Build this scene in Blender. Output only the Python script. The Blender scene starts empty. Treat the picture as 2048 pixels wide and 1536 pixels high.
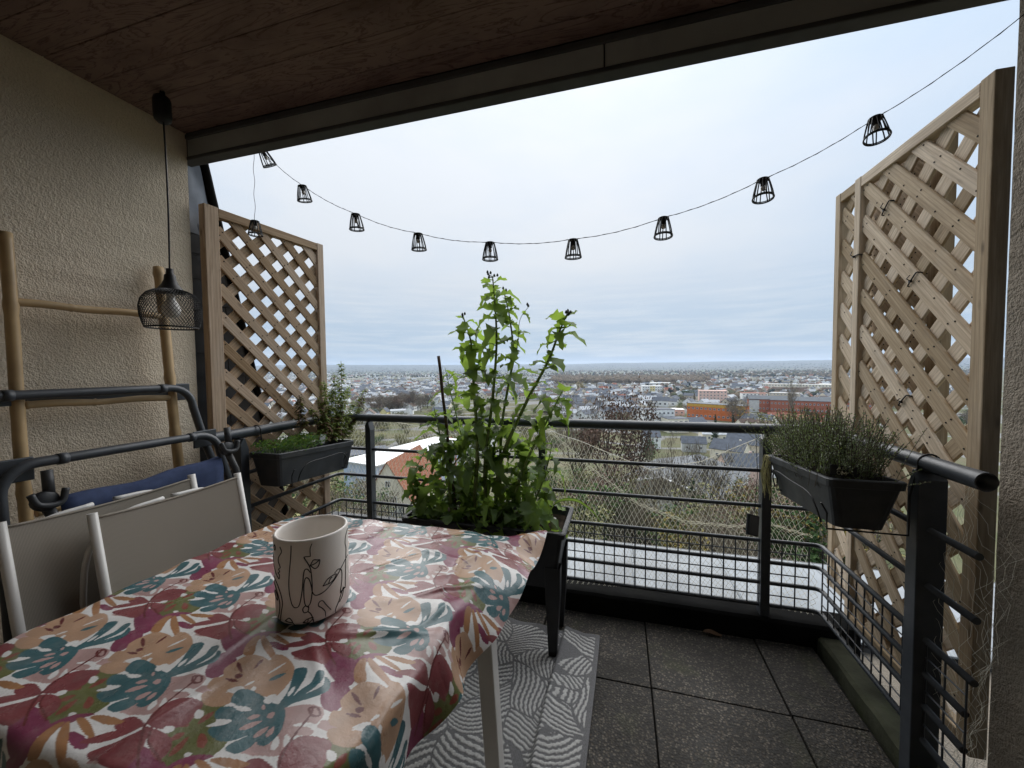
import bpy, bmesh, math, random
import numpy as np
from mathutils import Matrix, Vector, noise
random.seed(7); RNG = np.random.default_rng(7)
D = bpy.data; SC = bpy.context.scene; COL = SC.collection
R_ = math.radians
# ---------------------------------------------------------------- camera
CAM_H, YAW, PITCH, ROLL, FPX = 1.368, R_(15.66), R_(2.345), R_(-.577), 769.0
_f0 = Vector((-math.sin(YAW), math.cos(YAW), 0)); _r0 = Vector((math.cos(YAW), math.sin(YAW), 0)); _u0 = Vector((0, 0, 1))
FW = _f0*math.cos(PITCH) - _u0*math.sin(PITCH); _u1 = _u0*math.cos(PITCH) + _f0*math.sin(PITCH)
RT = _r0*math.cos(ROLL) + _u1*math.sin(ROLL); UP = -_r0*math.sin(ROLL) + _u1*math.cos(ROLL)
EYE = Vector((0, 0, CAM_H))
cd = D.cameras.new('camera'); cam = D.objects.new('camera', cd); COL.objects.link(cam)
cd.sensor_width = 36; cd.sensor_fit = 'HORIZONTAL'; cd.lens = FPX/2048*36; cd.clip_start = .02; cd.clip_end = 40000
cam.matrix_world = Matrix(((RT.x, UP.x, -FW.x, 0), (RT.y, UP.y, -FW.y, 0), (RT.z, UP.z, -FW.z, CAM_H), (0, 0, 0, 1)))
SC.camera = cam
# ---------------------------------------------------------------- sky, sun, exposure
SUN_AZ, SUN_EL = R_(0), R_(48)          # azimuth measured from +Y (outward), positive to the right
W = D.worlds.new('World'); SC.world = W; W.use_nodes = True
nt = W.node_tree; nt.nodes.clear()
def N(t, **k):
    n = nt.nodes.new(t)
    for a, b in k.items(): setattr(n, a, b)
    return n
def L(a, b): nt.links.new(a, b)
wo = N('ShaderNodeOutputWorld'); bg = N('ShaderNodeBackground'); L(bg.outputs[0], wo.inputs[0])
bg.inputs[1].default_value = .1
sky = N('ShaderNodeTexSky', sky_type='NISHITA'); sky.sun_disc = False
sky.sun_elevation = SUN_EL; sky.sun_rotation = SUN_AZ; sky.air_density = 1.2; sky.dust_density = 2.0; sky.altitude = 100
geo = N('ShaderNodeTexCoord'); sep = N('ShaderNodeSeparateXYZ'); L(geo.outputs['Generated'], sep.inputs[0])
# cloud sheet: soft overcast, brighter round the veiled sun, streaks low down
SD = Vector((math.sin(SUN_AZ)*math.cos(SUN_EL), math.cos(SUN_AZ)*math.cos(SUN_EL), math.sin(SUN_EL)))
dot = N('ShaderNodeVectorMath', operation='DOT_PRODUCT'); L(geo.outputs['Generated'], dot.inputs[0]); dot.inputs[1].default_value = Vector((-.45, .8, .42)).normalized()
gl = N('ShaderNodeMapRange'); gl.inputs[1].default_value = .55; gl.inputs[2].default_value = 1.0; L(dot.outputs['Value'], gl.inputs[0])
mp = N('ShaderNodeMapping'); mp.inputs['Scale'].default_value = (1.6, 1.6, 4.0); L(geo.outputs['Generated'], mp.inputs[0])
n1 = N('ShaderNodeTexNoise'); n1.inputs['Scale'].default_value = 1.5; n1.inputs['Detail'].default_value = 5; n1.inputs['Roughness'].default_value = .5; L(mp.outputs[0], n1.inputs[0])
c1 = N('ShaderNodeMapRange'); c1.inputs[1].default_value = .38; c1.inputs[2].default_value = .64; L(n1.outputs[0], c1.inputs[0])
ad = N('ShaderNodeMath', operation='MULTIPLY_ADD', use_clamp=True); L(c1.outputs[0], ad.inputs[0]); ad.inputs[1].default_value = .45
gm = N('ShaderNodeMath', operation='MULTIPLY'); L(gl.outputs[0], gm.inputs[0]); gm.inputs[1].default_value = .75; L(gm.outputs[0], ad.inputs[2])
cr = N('ShaderNodeMix', data_type='RGBA'); L(ad.outputs[0], cr.inputs[0])
cr.inputs[6].default_value = (1.95, 2.38, 2.92, 1); cr.inputs[7].default_value = (2.66, 2.8, 2.98, 1)
# low band near the horizon, bluish, with streaks
mp2 = N('ShaderNodeMapping'); mp2.inputs['Scale'].default_value = (3, 3, 42); L(geo.outputs['Generated'], mp2.inputs[0])
n2 = N('ShaderNodeTexNoise'); n2.inputs['Scale'].default_value = 2.2; n2.inputs['Detail'].default_value = 6; n2.inputs['Roughness'].default_value = .55; L(mp2.outputs[0], n2.inputs[0])
s2 = N('ShaderNodeMapRange'); s2.inputs[1].default_value = .42; s2.inputs[2].default_value = .68; L(n2.outputs[0], s2.inputs[0])
lowc = N('ShaderNodeMix', data_type='RGBA'); L(s2.outputs[0], lowc.inputs[0])
lowc.inputs[6].default_value = (1.42, 1.9, 2.5, 1); lowc.inputs[7].default_value = (2.05, 2.37, 2.75, 1)
el = N('ShaderNodeMapRange', interpolation_type='SMOOTHSTEP'); el.inputs[1].default_value = .02; el.inputs[2].default_value = .27; L(sep.outputs[2], el.inputs[0])
cl = N('ShaderNodeMix', data_type='RGBA'); L(el.outputs[0], cl.inputs[0]); L(lowc.outputs[2], cl.inputs[6]); L(cr.outputs[2], cl.inputs[7])
zen = N('ShaderNodeMapRange'); zen.inputs[1].default_value = .2; zen.inputs[2].default_value = 1.0; zen.inputs[3].default_value = 1.0; zen.inputs[4].default_value = 1.6; L(sep.outputs[2], zen.inputs[0])
zm = N('ShaderNodeVectorMath', operation='SCALE'); L(cl.outputs[2], zm.inputs[0]); L(zen.outputs[0], zm.inputs['Scale'])
fin = N('ShaderNodeMix', data_type='RGBA'); fin.inputs[0].default_value = .965; L(sky.outputs[0], fin.inputs[6]); L(zm.outputs[0], fin.inputs[7])
L(fin.outputs[2], bg.inputs[0])
sl = D.lights.new('sun', 'SUN'); so = D.objects.new('sun', sl); COL.objects.link(so)
sl.energy = 1.5; sl.angle = R_(85); sl.color = (1, .97, .935)
so.rotation_euler = (-SD).to_track_quat('-Z', 'Y').to_euler()
SC.view_settings.view_transform = 'Standard'; SC.view_settings.look = 'None'; SC.view_settings.gamma = 1
SC.view_settings.exposure = 1.42; SC.view_settings.use_curve_mapping = False
SC.render.engine = 'CYCLES'; cy = SC.cycles
cy.use_denoising = True; cy.max_bounces = 10; cy.diffuse_bounces = 6; cy.glossy_bounces = 3; cy.transmission_bounces = 4; cy.volume_bounces = 1; cy.transparent_max_bounces = 8
cy.sample_clamp_indirect = 6; cy.caustics_reflective = False; cy.caustics_refractive = False
# ---------------------------------------------------------------- helpers
def ray(px, py): return FW + RT*((px-1024)/FPX) - UP*((py-768)/FPX)
def at(px, py, ax, val):
    """the point on the plane axis=val that the photograph shows at px,py"""
    d = ray(px, py); t = (val-EYE[ax])/d[ax]; return EYE + d*t
def tag(o, label, cat, group=None, kind=None):
    if label: o['label'] = label
    if cat: o['category'] = cat
    if group: o['group'] = group
    if kind: o['kind'] = kind
    return o
def empty(name, loc=(0, 0, 0)):
    o = D.objects.new(name, None); COL.objects.link(o); o.location = loc; o.empty_display_size = .1; return o
def put(name, me, parent=None, M=None):
    o = D.objects.new(name, me); COL.objects.link(o)
    if parent is not None:
        o.parent = parent
        top = parent.location.copy(); q = parent.parent
        o.matrix_parent_inverse = Matrix.Translation(-top) if q is None and parent.data is None else Matrix()
    if M is not None: o.matrix_basis = M
    return o
def struct(o): o['kind'] = 'structure'; return o
class MB:
    def __init__(s): s.v = []; s.f = []; s.m = []; s.sm = []
    def add(s, v, f, mi=0, smooth=False):
        b = len(s.v); s.v += [tuple(x) for x in v]
        for q in f: s.f.append(tuple(b+i for i in q)); s.m.append(mi); s.sm.append(smooth)
    def box(s, c, d, rot=None, mi=0, taper=1.0):
        hx, hy, hz = d[0]/2, d[1]/2, d[2]/2; vs = []
        for z in (-1, 1):
            k = taper if z < 0 else 1
            for x, y in ((-1, -1), (1, -1), (1, 1), (-1, 1)):
                p = Vector((x*hx*k, y*hy*k, z*hz))
                if rot is not None: p = rot @ p
                vs.append(p + Vector(c))
        s.add(vs, [(3, 2, 1, 0), (4, 5, 6, 7), (0, 1, 5, 4), (1, 2, 6, 5), (2, 3, 7, 6), (3, 0, 4, 7)], mi); return s
    def tube(s, pts, r, sides=8, mi=0, closed=False, caps=True, smooth=True):
        P = [Vector(p) for p in pts]; n = len(P)
        if n < 2: return s
        rr = r if hasattr(r, '__len__') else [r]*n
        T = []
        for i in range(n):
            a = P[(i-1) % n] if closed else P[max(i-1, 0)]; b = P[(i+1) % n] if closed else P[min(i+1, n-1)]
            t = b-a; T.append(t.normalized() if t.length > 1e-9 else Vector((0, 0, 1)))
        up = Vector((0, 0, 1)) if abs(T[0].z) < .9 else Vector((1, 0, 0))
        nn = (up - T[0]*up.dot(T[0])).normalized(); vs = []
        for i in range(n):
            nn = nn - T[i]*nn.dot(T[i])
            if nn.length < 1e-6: nn = T[i].orthogonal()
            nn.normalize(); bb = T[i].cross(nn)
            for k in range(sides):
                a = 2*math.pi*k/sides; vs.append(P[i] + (nn*math.cos(a)+bb*math.sin(a))*rr[i])
        fs = []
        for i in range(n if closed else n-1):
            j = (i+1) % n
            for k in range(sides):
                l = (k+1) % sides; fs.append((i*sides+k, i*sides+l, j*sides+l, j*sides+k))
        s.add(vs, fs, mi, smooth)
        if caps and not closed and sides > 2:
            b = len(s.v)-n*sides
            s.f.append(tuple(b+k for k in reversed(range(sides)))); s.m.append(mi); s.sm.append(False)
            s.f.append(tuple(b+(n-1)*sides+k for k in range(sides))); s.m.append(mi); s.sm.append(False)
        return s
    def lathe(s, prof, segs=32, c=(0, 0, 0), mi=0, smooth=True, M=None):
        vs = []; n = len(prof)
        for r, z in prof:
            for k in range(segs):
                a = 2*math.pi*k/segs; p = Vector((r*math.cos(a), r*math.sin(a), z))
                if M is not None: p = M @ p
                vs.append(p + Vector(c))
        fs = [(i*segs+k, i*segs+(k+1) % segs, (i+1)*segs+(k+1) % segs, (i+1)*segs+k) for i in range(n-1) for k in range(segs)]
        s.add(vs, fs, mi, smooth); return s
    def quad(s, a, b, c, d, mi=0): s.add([a, b, c, d], [(0, 1, 2, 3)], mi); return s
    def mesh(s, name, mats):
        me = D.meshes.new(name); me.from_pydata(s.v, [], s.f)
        for m in (mats if isinstance(mats, (list, tuple)) else [mats]): me.materials.append(m)
        me.polygons.foreach_set('material_index', s.m); me.polygons.foreach_set('use_smooth', s.sm); me.update(); return me
    def build(s, name, mats, parent=None, M=None, bevel=0):
        o = put(name, s.mesh(name, mats), parent, M)
        if bevel:
            b = o.modifiers.new('bevel', 'BEVEL'); b.width = bevel; b.segments = 2; b.limit_method = 'ANGLE'; b.angle_limit = R_(40)
        return o
def npmesh(name, V, F, mats, smooth=False, col=None, mi=None):
    """mesh from numpy arrays; F (n,3) or (n,4)"""
    me = D.meshes.new(name); k = F.shape[1]
    me.vertices.add(len(V)); me.vertices.foreach_set('co', np.ascontiguousarray(V, np.float32).ravel())
    me.loops.add(F.size); me.loops.foreach_set('vertex_index', np.ascontiguousarray(F, np.int32).ravel())
    me.polygons.add(len(F)); me.polygons.foreach_set('loop_start', np.arange(len(F), dtype=np.int32)*k)
    me.update(calc_edges=True)
    me.polygons.foreach_set('use_smooth', np.full(len(F), smooth))
    for m in (mats if isinstance(mats, (list, tuple)) else [mats]): me.materials.append(m)
    if mi is not None: me.polygons.foreach_set('material_index', np.asarray(mi, np.int32))
    if col is not None:
        a = me.color_attributes.new('Col', 'FLOAT_COLOR', 'POINT'); c4 = np.ones((len(V), 4), np.float32); c4[:, :3] = col
        a.data.foreach_set('color', c4.ravel())
    me.validate(); return me
def smoothpath(pts, n=6):
    """Catmull-Rom through pts"""
    P = [Vector(p) for p in pts]; P = [P[0]*2-P[1]] + P + [P[-1]*2-P[-2]]; out = []
    for i in range(1, len(P)-2):
        for k in range(n):
            t = k/n; a, b, c, d = P[i-1:i+3]
            out.append(.5*((2*b)+(c-a)*t+(2*a-5*b+4*c-d)*t*t+(3*b-a-3*c+d)*t**3))
    out.append(P[-2]); return out
# ---------------------------------------------------------------- materials
class NM:
    def __init__(s, name):
        s.m = D.materials.new(name); s.m.use_nodes = True; s.t = s.m.node_tree; s.b = s.t.nodes['Principled BSDF']; s.o = s.t.nodes['Material Output']
    def n(s, t, **k):
        x = s.t.nodes.new(t)
        for a, b in k.items(): setattr(x, a, b)
        return x
    def l(s, a, b): s.t.links.new(a, b)
    def coord(s, scale=(1, 1, 1), rnd=True, src='Object'):
        c = s.n('ShaderNodeTexCoord'); m = s.n('ShaderNodeMapping'); m.inputs['Scale'].default_value = scale
        s.l(c.outputs[src], m.inputs[0])
        if rnd:
            oi = s.n('ShaderNodeObjectInfo'); k = s.n('ShaderNodeMath', operation='MULTIPLY'); k.inputs[1].default_value = 37.0
            s.l(oi.outputs['Random'], k.inputs[0]); s.l(k.outputs[0], m.inputs['Location'])
        return m.outputs[0]
    def noise(s, vec, scale, detail=4, rough=.55, dist=0):
        x = s.n('ShaderNodeTexNoise'); x.inputs['Scale'].default_value = scale; x.inputs['Detail'].default_value = detail
        x.inputs['Roughness'].default_value = rough; x.inputs['Distortion'].default_value = dist
        if vec is not None: s.l(vec, x.inputs['Vector'])
        return x.outputs[0]
    def rng(s, v, a, b, c=0, d=1):
        x = s.n('ShaderNodeMapRange'); s.l(v, x.inputs[0])
        for i, q in enumerate((a, b, c, d)): x.inputs[1+i].default_value = q
        return x.outputs[0]
    def mix(s, f, a, b, blend='MIX'):
        x = s.n('ShaderNodeMix', data_type='RGBA', blend_type=blend)
        for i, q in ((0, f), (6, a), (7, b)):
            if isinstance(q, (int, float)): x.inputs[i].default_value = q
            elif isinstance(q, (tuple, list)): x.inputs[i].default_value = (*q[:3], 1)
            else: s.l(q, x.inputs[i])
        return x.outputs[2]
    def bump(s, h, st, dist=.01, prev=None):
        x = s.n('ShaderNodeBump'); x.inputs['Strength'].default_value = st; x.inputs['Distance'].default_value = dist; s.l(h, x.inputs['Height'])
        if prev is not None: s.l(prev, x.inputs['Normal'])
        s.l(x.outputs[0], s.b.inputs['Normal']); return x.outputs[0]
    def set(s, col=None, rough=None, metal=None, spec=None, **k):
        for nme, v in (('Base Color', col), ('Roughness', rough), ('Metallic', metal), ('Specular IOR Level', spec)):
            if v is None: continue
            i = s.b.inputs[nme]
            if isinstance(v, (tuple, list)): i.default_value = (*v[:3], 1)
            elif isinstance(v, (int, float)): i.default_value = v
            else: s.l(v, i)
        return s
def mul(c, k): return tuple(x*k for x in c)
def plain(name, col, rough=.5, var=.18, scale=9, bump=0, bscale=120, metal=0, spec=.4, dirt=None):
    a = NM(name); v = a.coord(); f = a.rng(a.noise(v, scale), .3, .7)
    c = a.mix(f, mul(col, 1-var), mul(col, 1+var))
    if dirt:
        c = a.mix(a.rng(a.noise(v, scale*.45, 6, .65), .52, .75, 0, .8), c, dirt)
    a.set(c, a.rng(a.noise(v, scale*1.7), .2, .8, max(rough-.1, .05), min(rough+.12, 1)), metal, spec)
    if bump: a.bump(a.noise(v, bscale, 4), bump, .004)
    return a.m
def wood(name, c1, c2, knots=True):
    a = NM(name); v = a.coord((1.3, 22, 22)); 
    g = a.noise(v, 2.2, 5, .6, 1.2); fine = a.noise(a.coord((5, 150, 150)), 3, 3, .6)
    c = a.mix(a.rng(g, .34, .66), c1, c2); c = a.mix(a.rng(fine, .45, .75, 0, .38), c, mul(c1, .55))
    w = a.n('ShaderNodeTexWave', wave_type='BANDS', bands_direction='Y'); w.inputs['Scale'].default_value = 1.6; w.inputs['Distortion'].default_value = 9
    w.inputs['Detail'].default_value = 2; w.inputs['Detail Scale'].default_value = .5; a.l(a.coord((.8, 14, 14)), w.inputs[0])
    c = a.mix(a.rng(w.outputs[1], .55, 1, 0, .35), c, mul(c1, .6))
    if knots:
        vo = a.n('ShaderNodeTexVoronoi'); vo.inputs['Scale'].default_value = 5.5; a.l(a.coord((1, 3, 3)), vo.inputs['Vector'])
        c = a.mix(a.rng(vo.outputs[0], .04, .15, .75, 0), c, mul(c1, .33))
    c = a.mix(a.rng(a.noise(a.coord((1, 2, 2)), 3.5, 5, .65), .5, .75, 0, .35), c, (.32, .28, .235))
    oi = a.n('ShaderNodeObjectInfo'); hs = a.n('ShaderNodeHueSaturation'); a.l(c, hs.inputs['Color'])
    a.l(a.rng(oi.outputs['Random'], 0, 1, .66, 1.22), hs.inputs['Value']); a.l(a.rng(oi.outputs['Random'], 0, 1, 1.15, .8), hs.inputs['Saturation'])
    a.set(hs.outputs[0], .75, 0, .25); a.bump(g, .25, .004); return a.m
def leafmat(name, c1, c2, tr=.35, rough=.5):
    a = NM(name); oi = a.n('ShaderNodeObjectInfo'); v = a.coord()
    f = a.noise(v, 22, 3); c = a.mix(a.rng(f, .3, .7), c1, c2)
    hs = a.n('ShaderNodeHueSaturation'); a.l(c, hs.inputs['Color']); a.l(a.rng(oi.outputs['Random'], 0, 1, .7, 1.3), hs.inputs['Value'])
    a.set(hs.outputs[0], rough, 0, .35)
    tb = a.n('ShaderNodeBsdfTranslucent'); a.l(a.mix(.5, hs.outputs[0], (.35, .5, .05)), tb.inputs[0])
    ms = a.n('ShaderNodeMixShader'); ms.inputs[0].default_value = tr; a.l(a.b.outputs[0], ms.inputs[1]); a.l(tb.outputs[0], ms.inputs[2]); a.l(ms.outputs[0], a.o.inputs[0])
    return a.m
def colmat(name, rough=.6, spec=.3, noisev=.12, nscale=40, bump=0):
    """colour read from the mesh's own colour attribute (printed or mixed colours of the thing itself)"""
    a = NM(name); at_ = a.n('ShaderNodeVertexColor'); at_.layer_name = 'Col'
    c = a.mix(a.rng(a.noise(a.coord(rnd=False), nscale, 4), .35, .7, 0, noisev), at_.outputs[0], (0, 0, 0))
    a.set(c, rough, 0, spec)
    if bump: a.bump(a.noise(a.coord(rnd=False), 14, 3), bump, .006)
    return a.m
def stucco(name, col, scale=110, st=.9):
    a = NM(name); v = a.coord(rnd=False); h = a.noise(v, scale, 3, .65, .1); h2 = a.noise(v, scale*.45, 2)
    c = a.mix(a.rng(a.noise(v, 1.7, 5), .3, .7), mul(col, .84), mul(col, 1.06)); st_ = a.n('ShaderNodeMapping'); st_.inputs['Scale'].default_value = (5, 5, .5); tc = a.n('ShaderNodeTexCoord'); a.l(tc.outputs['Object'], st_.inputs[0]); c = a.mix(a.rng(a.noise(st_.outputs[0], 2.2, 6, .65), .52, .75, 0, .3), c, mul(col, .6)); c = a.mix(a.rng(h, .3, .55, .28, 0), c, mul(col, .5))
    a.set(c, .93, 0, .12); x = a.n('ShaderNodeMath', operation='ADD'); a.l(h, x.inputs[0]); a.l(h2, x.inputs[1]); a.bump(x.outputs[0], st, .012); return a.m
M_ = {}
M_['wall'] = stucco('beige_roughcast', (.78, .675, .53), 165, .6)
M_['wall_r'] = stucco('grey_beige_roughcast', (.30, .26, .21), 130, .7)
M_['steel'] = plain('dark_grey_painted_steel', (.045, .051, .06), .38, .15, 20, .05, 300, 0, .5)
M_['steel2'] = plain('dark_lounger_tube', (.05, .056, .065), .42, .12, 14, 0, 0, 0, .5)
M_['blackp'] = plain('black_plastic', (.016, .017, .02), .5, .2, 12, .08, 260, 0, .35, (.03, .03, .028))
M_['black'] = plain('matt_black', (.012, .012, .013), .5, .1)
M_['greyp'] = plain('charcoal_plastic', (.034, .037, .042), .5, .25, 10, .1, 200, 0, .35, (.065, .063, .058))
M_['wood'] = wood('pressure_treated_pine', (.36, .24, .145), (.53, .385, .25))
M_['woodr'] = wood('pale_weathered_pine', (.43, .32, .205), (.66, .525, .365))
M_['woodd'] = wood('dark_brown_stake', (.05, .03, .022), (.09, .055, .04), False)
M_['bamboo'] = plain('bamboo_cane', (.46, .32, .165), .45, .22, 6, .05, 60, 0, .4)
M_['white'] = plain('white_lacquered_metal', (.62, .61, .59), .35, .06, 6, 0, 0, 0, .5)
M_['zinc'] = plain('zinc_sheet', (.225, .245, .262), .55, .22, 2.2, .05, 40, .1, .4, (.13, .14, .15))
M_['beam'] = plain('grey_painted_fascia', (.33, .34, .325), .6, .14, 4, .05, 60, 0, .3, (.22, .22, .21))
M_['beamd'] = plain('dark_fascia_strip', (.06, .06, .06), .7, .2, 6)
M_['lead'] = plain('lead_flashing', (.16, .18, .21), .5, .2, 6, .2, 30, .2, .4)
M_['slate'] = plain('slate', (.045, .05, .058), .55, .3, 4, .15, 60, 0, .4)
M_['kerb'] = plain('black_membrane', (.010, .010, .010), .95, .35, 5, .3, 50, 0, .03, (.016, .016, .014))
M_['moss'] = plain('mossy_concrete', (.05, .052, .035), .95, .4, 7, .5, 60, 0, .1, (.045, .06, .02))
M_['ground_dark'] = plain('joint_dirt', (.012, .011, .01), .95, .3)
M_['blue'] = plain('blue_textile', (.045, .062, .125), .85, .15, 30, .15, 900, 0, .15)
M_['ceramic'] = plain('cream_ceramic', (.76, .72, .675), .35, .06, 5, .02, 80, 0, .45)
M_['ink'] = plain('black_ink', (.01, .01, .012), .4, .05)
M_['soil'] = plain('potting_soil', (.03, .021, .015), .95, .5, 40, .8, 90, 0, .1)
def net_mat():
    a = NM('white_nylon_thread'); a.set((.88, .86, .78), .5, 0, .3); tb = a.n('ShaderNodeBsdfTranslucent'); tb.inputs[0].default_value = (.88, .86, .78, 1); ms = a.n('ShaderNodeMixShader'); ms.inputs[0].default_value = .5
    a.l(a.b.outputs[0], ms.inputs[1]); a.l(tb.outputs[0], ms.inputs[2]); a.l(ms.outputs[0], a.o.inputs[0]); return a.m
M_['netm'] = net_mat()
M_['stone'] = plain('white_pebble', (.6, .6, .55), .6, .15, 30)
M_['paperw'] = plain('white_label_card', (.75, .77, .8), .5, .1)
# ================================================================ balcony shell
def ply_mat():
    a = NM('stained_plywood'); v = a.coord((.9, 5.5, 1), rnd=True)
    h = a.noise(v, 2.1, 5, .55, 1.6); x = a.n('ShaderNodeMath', operation='MULTIPLY'); x.inputs[1].default_value = 9; a.l(h, x.inputs[0])
    fr = a.n('ShaderNodeMath', operation='PINGPONG'); fr.inputs[1].default_value = .5; a.l(x.outputs[0], fr.inputs[0])
    c = a.mix(a.rng(fr.outputs[0], .0, .16, .75, 0), (.22, .15, .125), (.07, .038, .032))
    c = a.mix(a.rng(a.noise(a.coord((.8, 1.6, 1)), 2.6, 6, .65), .45, .72, 0, .75), c, (.09, .055, .046))
    c = a.mix(a.rng(a.noise(a.coord((1.5, 2, 1)), 5, 5, .7), .55, .75, 0, .5), c, (.22, .165, .14))
    a.set(c, .8, 0, .2); a.bump(fr.outputs[0], .2, .003); return a.m
M_['ply'] = ply_mat()
def tile_mat():
    a = NM('exposed_aggregate'); v = a.coord(rnd=False); vo = a.n('ShaderNodeTexVoronoi'); vo.inputs['Scale'].default_value = 118; a.l(v, vo.inputs['Vector'])
    sp = a.n('ShaderNodeSeparateColor'); a.l(vo.outputs['Color'], sp.inputs[0])
    c = a.mix(a.rng(sp.outputs[0], .25, 1, 0, 1), (.008, .0066, .005), (.085, .067, .049)); c = a.mix(a.rng(sp.outputs[1], .72, .8, 0, .8), c, (.165, .14, .11))
    c = a.mix(a.rng(vo.outputs['Distance'], .35, .62, 0, 1), c, (.02, .018, .015))
    d = a.noise(v, 2.2, 6, .62); c = a.mix(a.rng(d, .40, .64, 0, .86), c, (.016, .0145, .012))
    c = a.mix(a.rng(a.noise(v, 3.1, 5, .6, .5), .55, .72, 0, .6), c, (.045, .05, .016))
    a.set(c, a.rng(d, .3, .7, .55, .85), 0, .3); a.bump(vo.outputs['Distance'], -.7 if False else .6, .004); return a.m
M_['tile'] = tile_mat()
Y_IN, Y_BACK, X_WL, X_WR, Z_C = 1.40, -1.25, -2.0, 1.03, 2.50
def ragged_wall(name, x, side, m):
    """roughcast wall sheet with thickness, its free vertical edge slightly uneven"""
    b = MB(); nz = 60; zs = [-.12+(2.62+.12)*i/nz for i in range(nz+1)]; vs = []; th = .25*side
    for z in zs:
        j = .004*noise.noise(Vector((0, x*3, z*31)))+.003*noise.noise(Vector((5, x, z*90)))
        vs += [(x, Y_BACK, z), (x+j*side, Y_IN+j, z), (x+th, Y_IN+j, z), (x+th, Y_BACK, z)]
    fs = []
    for i in range(nz):
        for k in range(3):
            q = (i*4+k, i*4+k+1, (i+1)*4+k+1, (i+1)*4+k); fs.append(q if side < 0 else q[::-1])
    b.add(vs, fs); return struct(b.build(name, m))
wre = MB().box((1.165, Y_IN+.006, 1.25), (.25, .008, 2.7)).build('bounce_absorber', M_['slate'])  # unseen dark sheet added to cut light bouncing off the wall end onto the trellis
struct(wre)
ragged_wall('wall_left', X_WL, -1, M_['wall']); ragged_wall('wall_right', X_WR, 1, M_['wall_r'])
struct(MB().box((-.5, Y_BACK-.1, 1.25), (3.6, .2, 2.8)).build('wall_back', M_['wall']))
ceil = struct(MB().box((-.3, .17, Z_C+.09), (3.95, 2.9, .12)).build('ceiling', M_['beamd']))
y = Y_BACK; w = .128; k = 0
while y < Y_IN-.02:
    y2 = min(y+w, Y_IN-.003)
    MB().box((0, 0, 0), (3.04, y2-y-.0022, .022)).build('ceiling_board', M_['ply'], ceil, Matrix.Translation((-.485, (y+y2)/2, Z_C+.0145+.0006*math.sin(k*2.1))), .002)
    y = y2; k += 1
beam = struct(MB().box((-.3, Y_IN+.042, 2.46), (3.9, .022, .14)).build('roof_beam', M_['beamd']))
for x0, x1 in ((-2.0, -.055), (-.05, 1.65)):
    MB().box(((x0+x1)/2, Y_IN+.016, 2.44), (x1-x0, .026, .10)).build('fascia_panel', M_['beam'], beam, None, .004)
MB().box((-.2, Y_IN+.026, 2.389), (3.7, .056, .018)).build('drip_strip', M_['beamd'], beam, None, .004)
MB().box((-.4, Y_IN+.012, 2.487), (3.2, .04, .022)).build('cover_strip', M_['beamd'], beam, None, .003)
# floor, tiles, kerbs
floor = struct(MB().box((-.5, .45, -.06), (3.1, 3.5, .06)).build('floor', M_['ground_dark']))
P_ = .518
for i in range(-5, 3):
    for j in range(-6, 2):
        x0, x1 = .132+i*P_, .132+(i+1)*P_; y0, y1 = 1.687+j*P_, 1.687+(j+1)*P_
        x0, x1, y0, y1 = max(x0, -1.99), min(x1, .905), max(y0, Y_BACK), min(y1, 2.135)
        if x1-x0 < .03 or y1-y0 < .03: continue
        MB().box(((x0+x1)/2, (y0+y1)/2, -.016), (x1-x0-.006, y1-y0-.006, .03)).build('floor_tile', M_['tile'], floor, Matrix.Rotation(random.uniform(-.002, .002), 4, 'X'), .003)
def lumpy_bar(name, a, b, wv, z0, z1, m, n=40):
    """kerb with an uneven top"""
    A, B, Wv = Vector(a), Vector(b), Vector(wv); vs = []; q = MB()
    for i in range(n+1):
        p = A.lerp(B, i/n); h = z1+.008*noise.noise(p*9); o = .006*noise.noise(p*7+Vector((3, 0, 0)))
        n_ = Wv.normalized()
        vs += [(p-n_*o).to_tuple()[:2]+(z0,), (p-n_*o).to_tuple()[:2]+(h-.012,), (p+n_*.012).to_tuple()[:2]+(h,), (p+Wv).to_tuple()[:2]+(h-.002,), (p+Wv).to_tuple()[:2]+(z0,)]
    fs = [(i*5+k, i*5+k+1, i*5+k+6, i*5+k+5) for i in range(n) for k in range(4)]
    q.add(vs, fs); return struct(q.build(name, m))
lumpy_bar('kerb_front', (-1.97, 2.14, 0), (1.10, 2.14, 0), (0, .15, 0), -.09, .105, M_['kerb'])
lumpy_bar('kerb_right', (.925, 2.135, 0), (.925, 1.0, 0), (.10, 0, 0), -.09, .06, M_['moss'])
lumpy_bar('kerb_left', (-1.80, 1.4, 0), (-1.80, 2.135, 0), (-.12, 0, 0), -.09, .09, M_['kerb'])
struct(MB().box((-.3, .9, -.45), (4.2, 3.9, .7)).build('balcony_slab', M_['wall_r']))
# zinc ledge: separate sheets with rolled seams between
led = struct(MB().box((-.2, 2.78, -.1), (5.2, .93, .05)).build('zinc_ledge', M_['beamd']))
for i in range(-4, 4):
    x0 = .72+i*.62
    MB().box((0, 0, 0), (.612, .90, .012)).build('zinc_sheet', M_['zinc'], led, Matrix.Translation((x0+.31, 2.755, -.06)) @ Matrix.Rotation(R_(-1.2), 4, 'X'), .003)
    MB().tube([(x0, 2.31, -.046), (x0-.01, 3.2, -.066)], .009, 6).build('zinc_seam', M_['zinc'], led)
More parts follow.
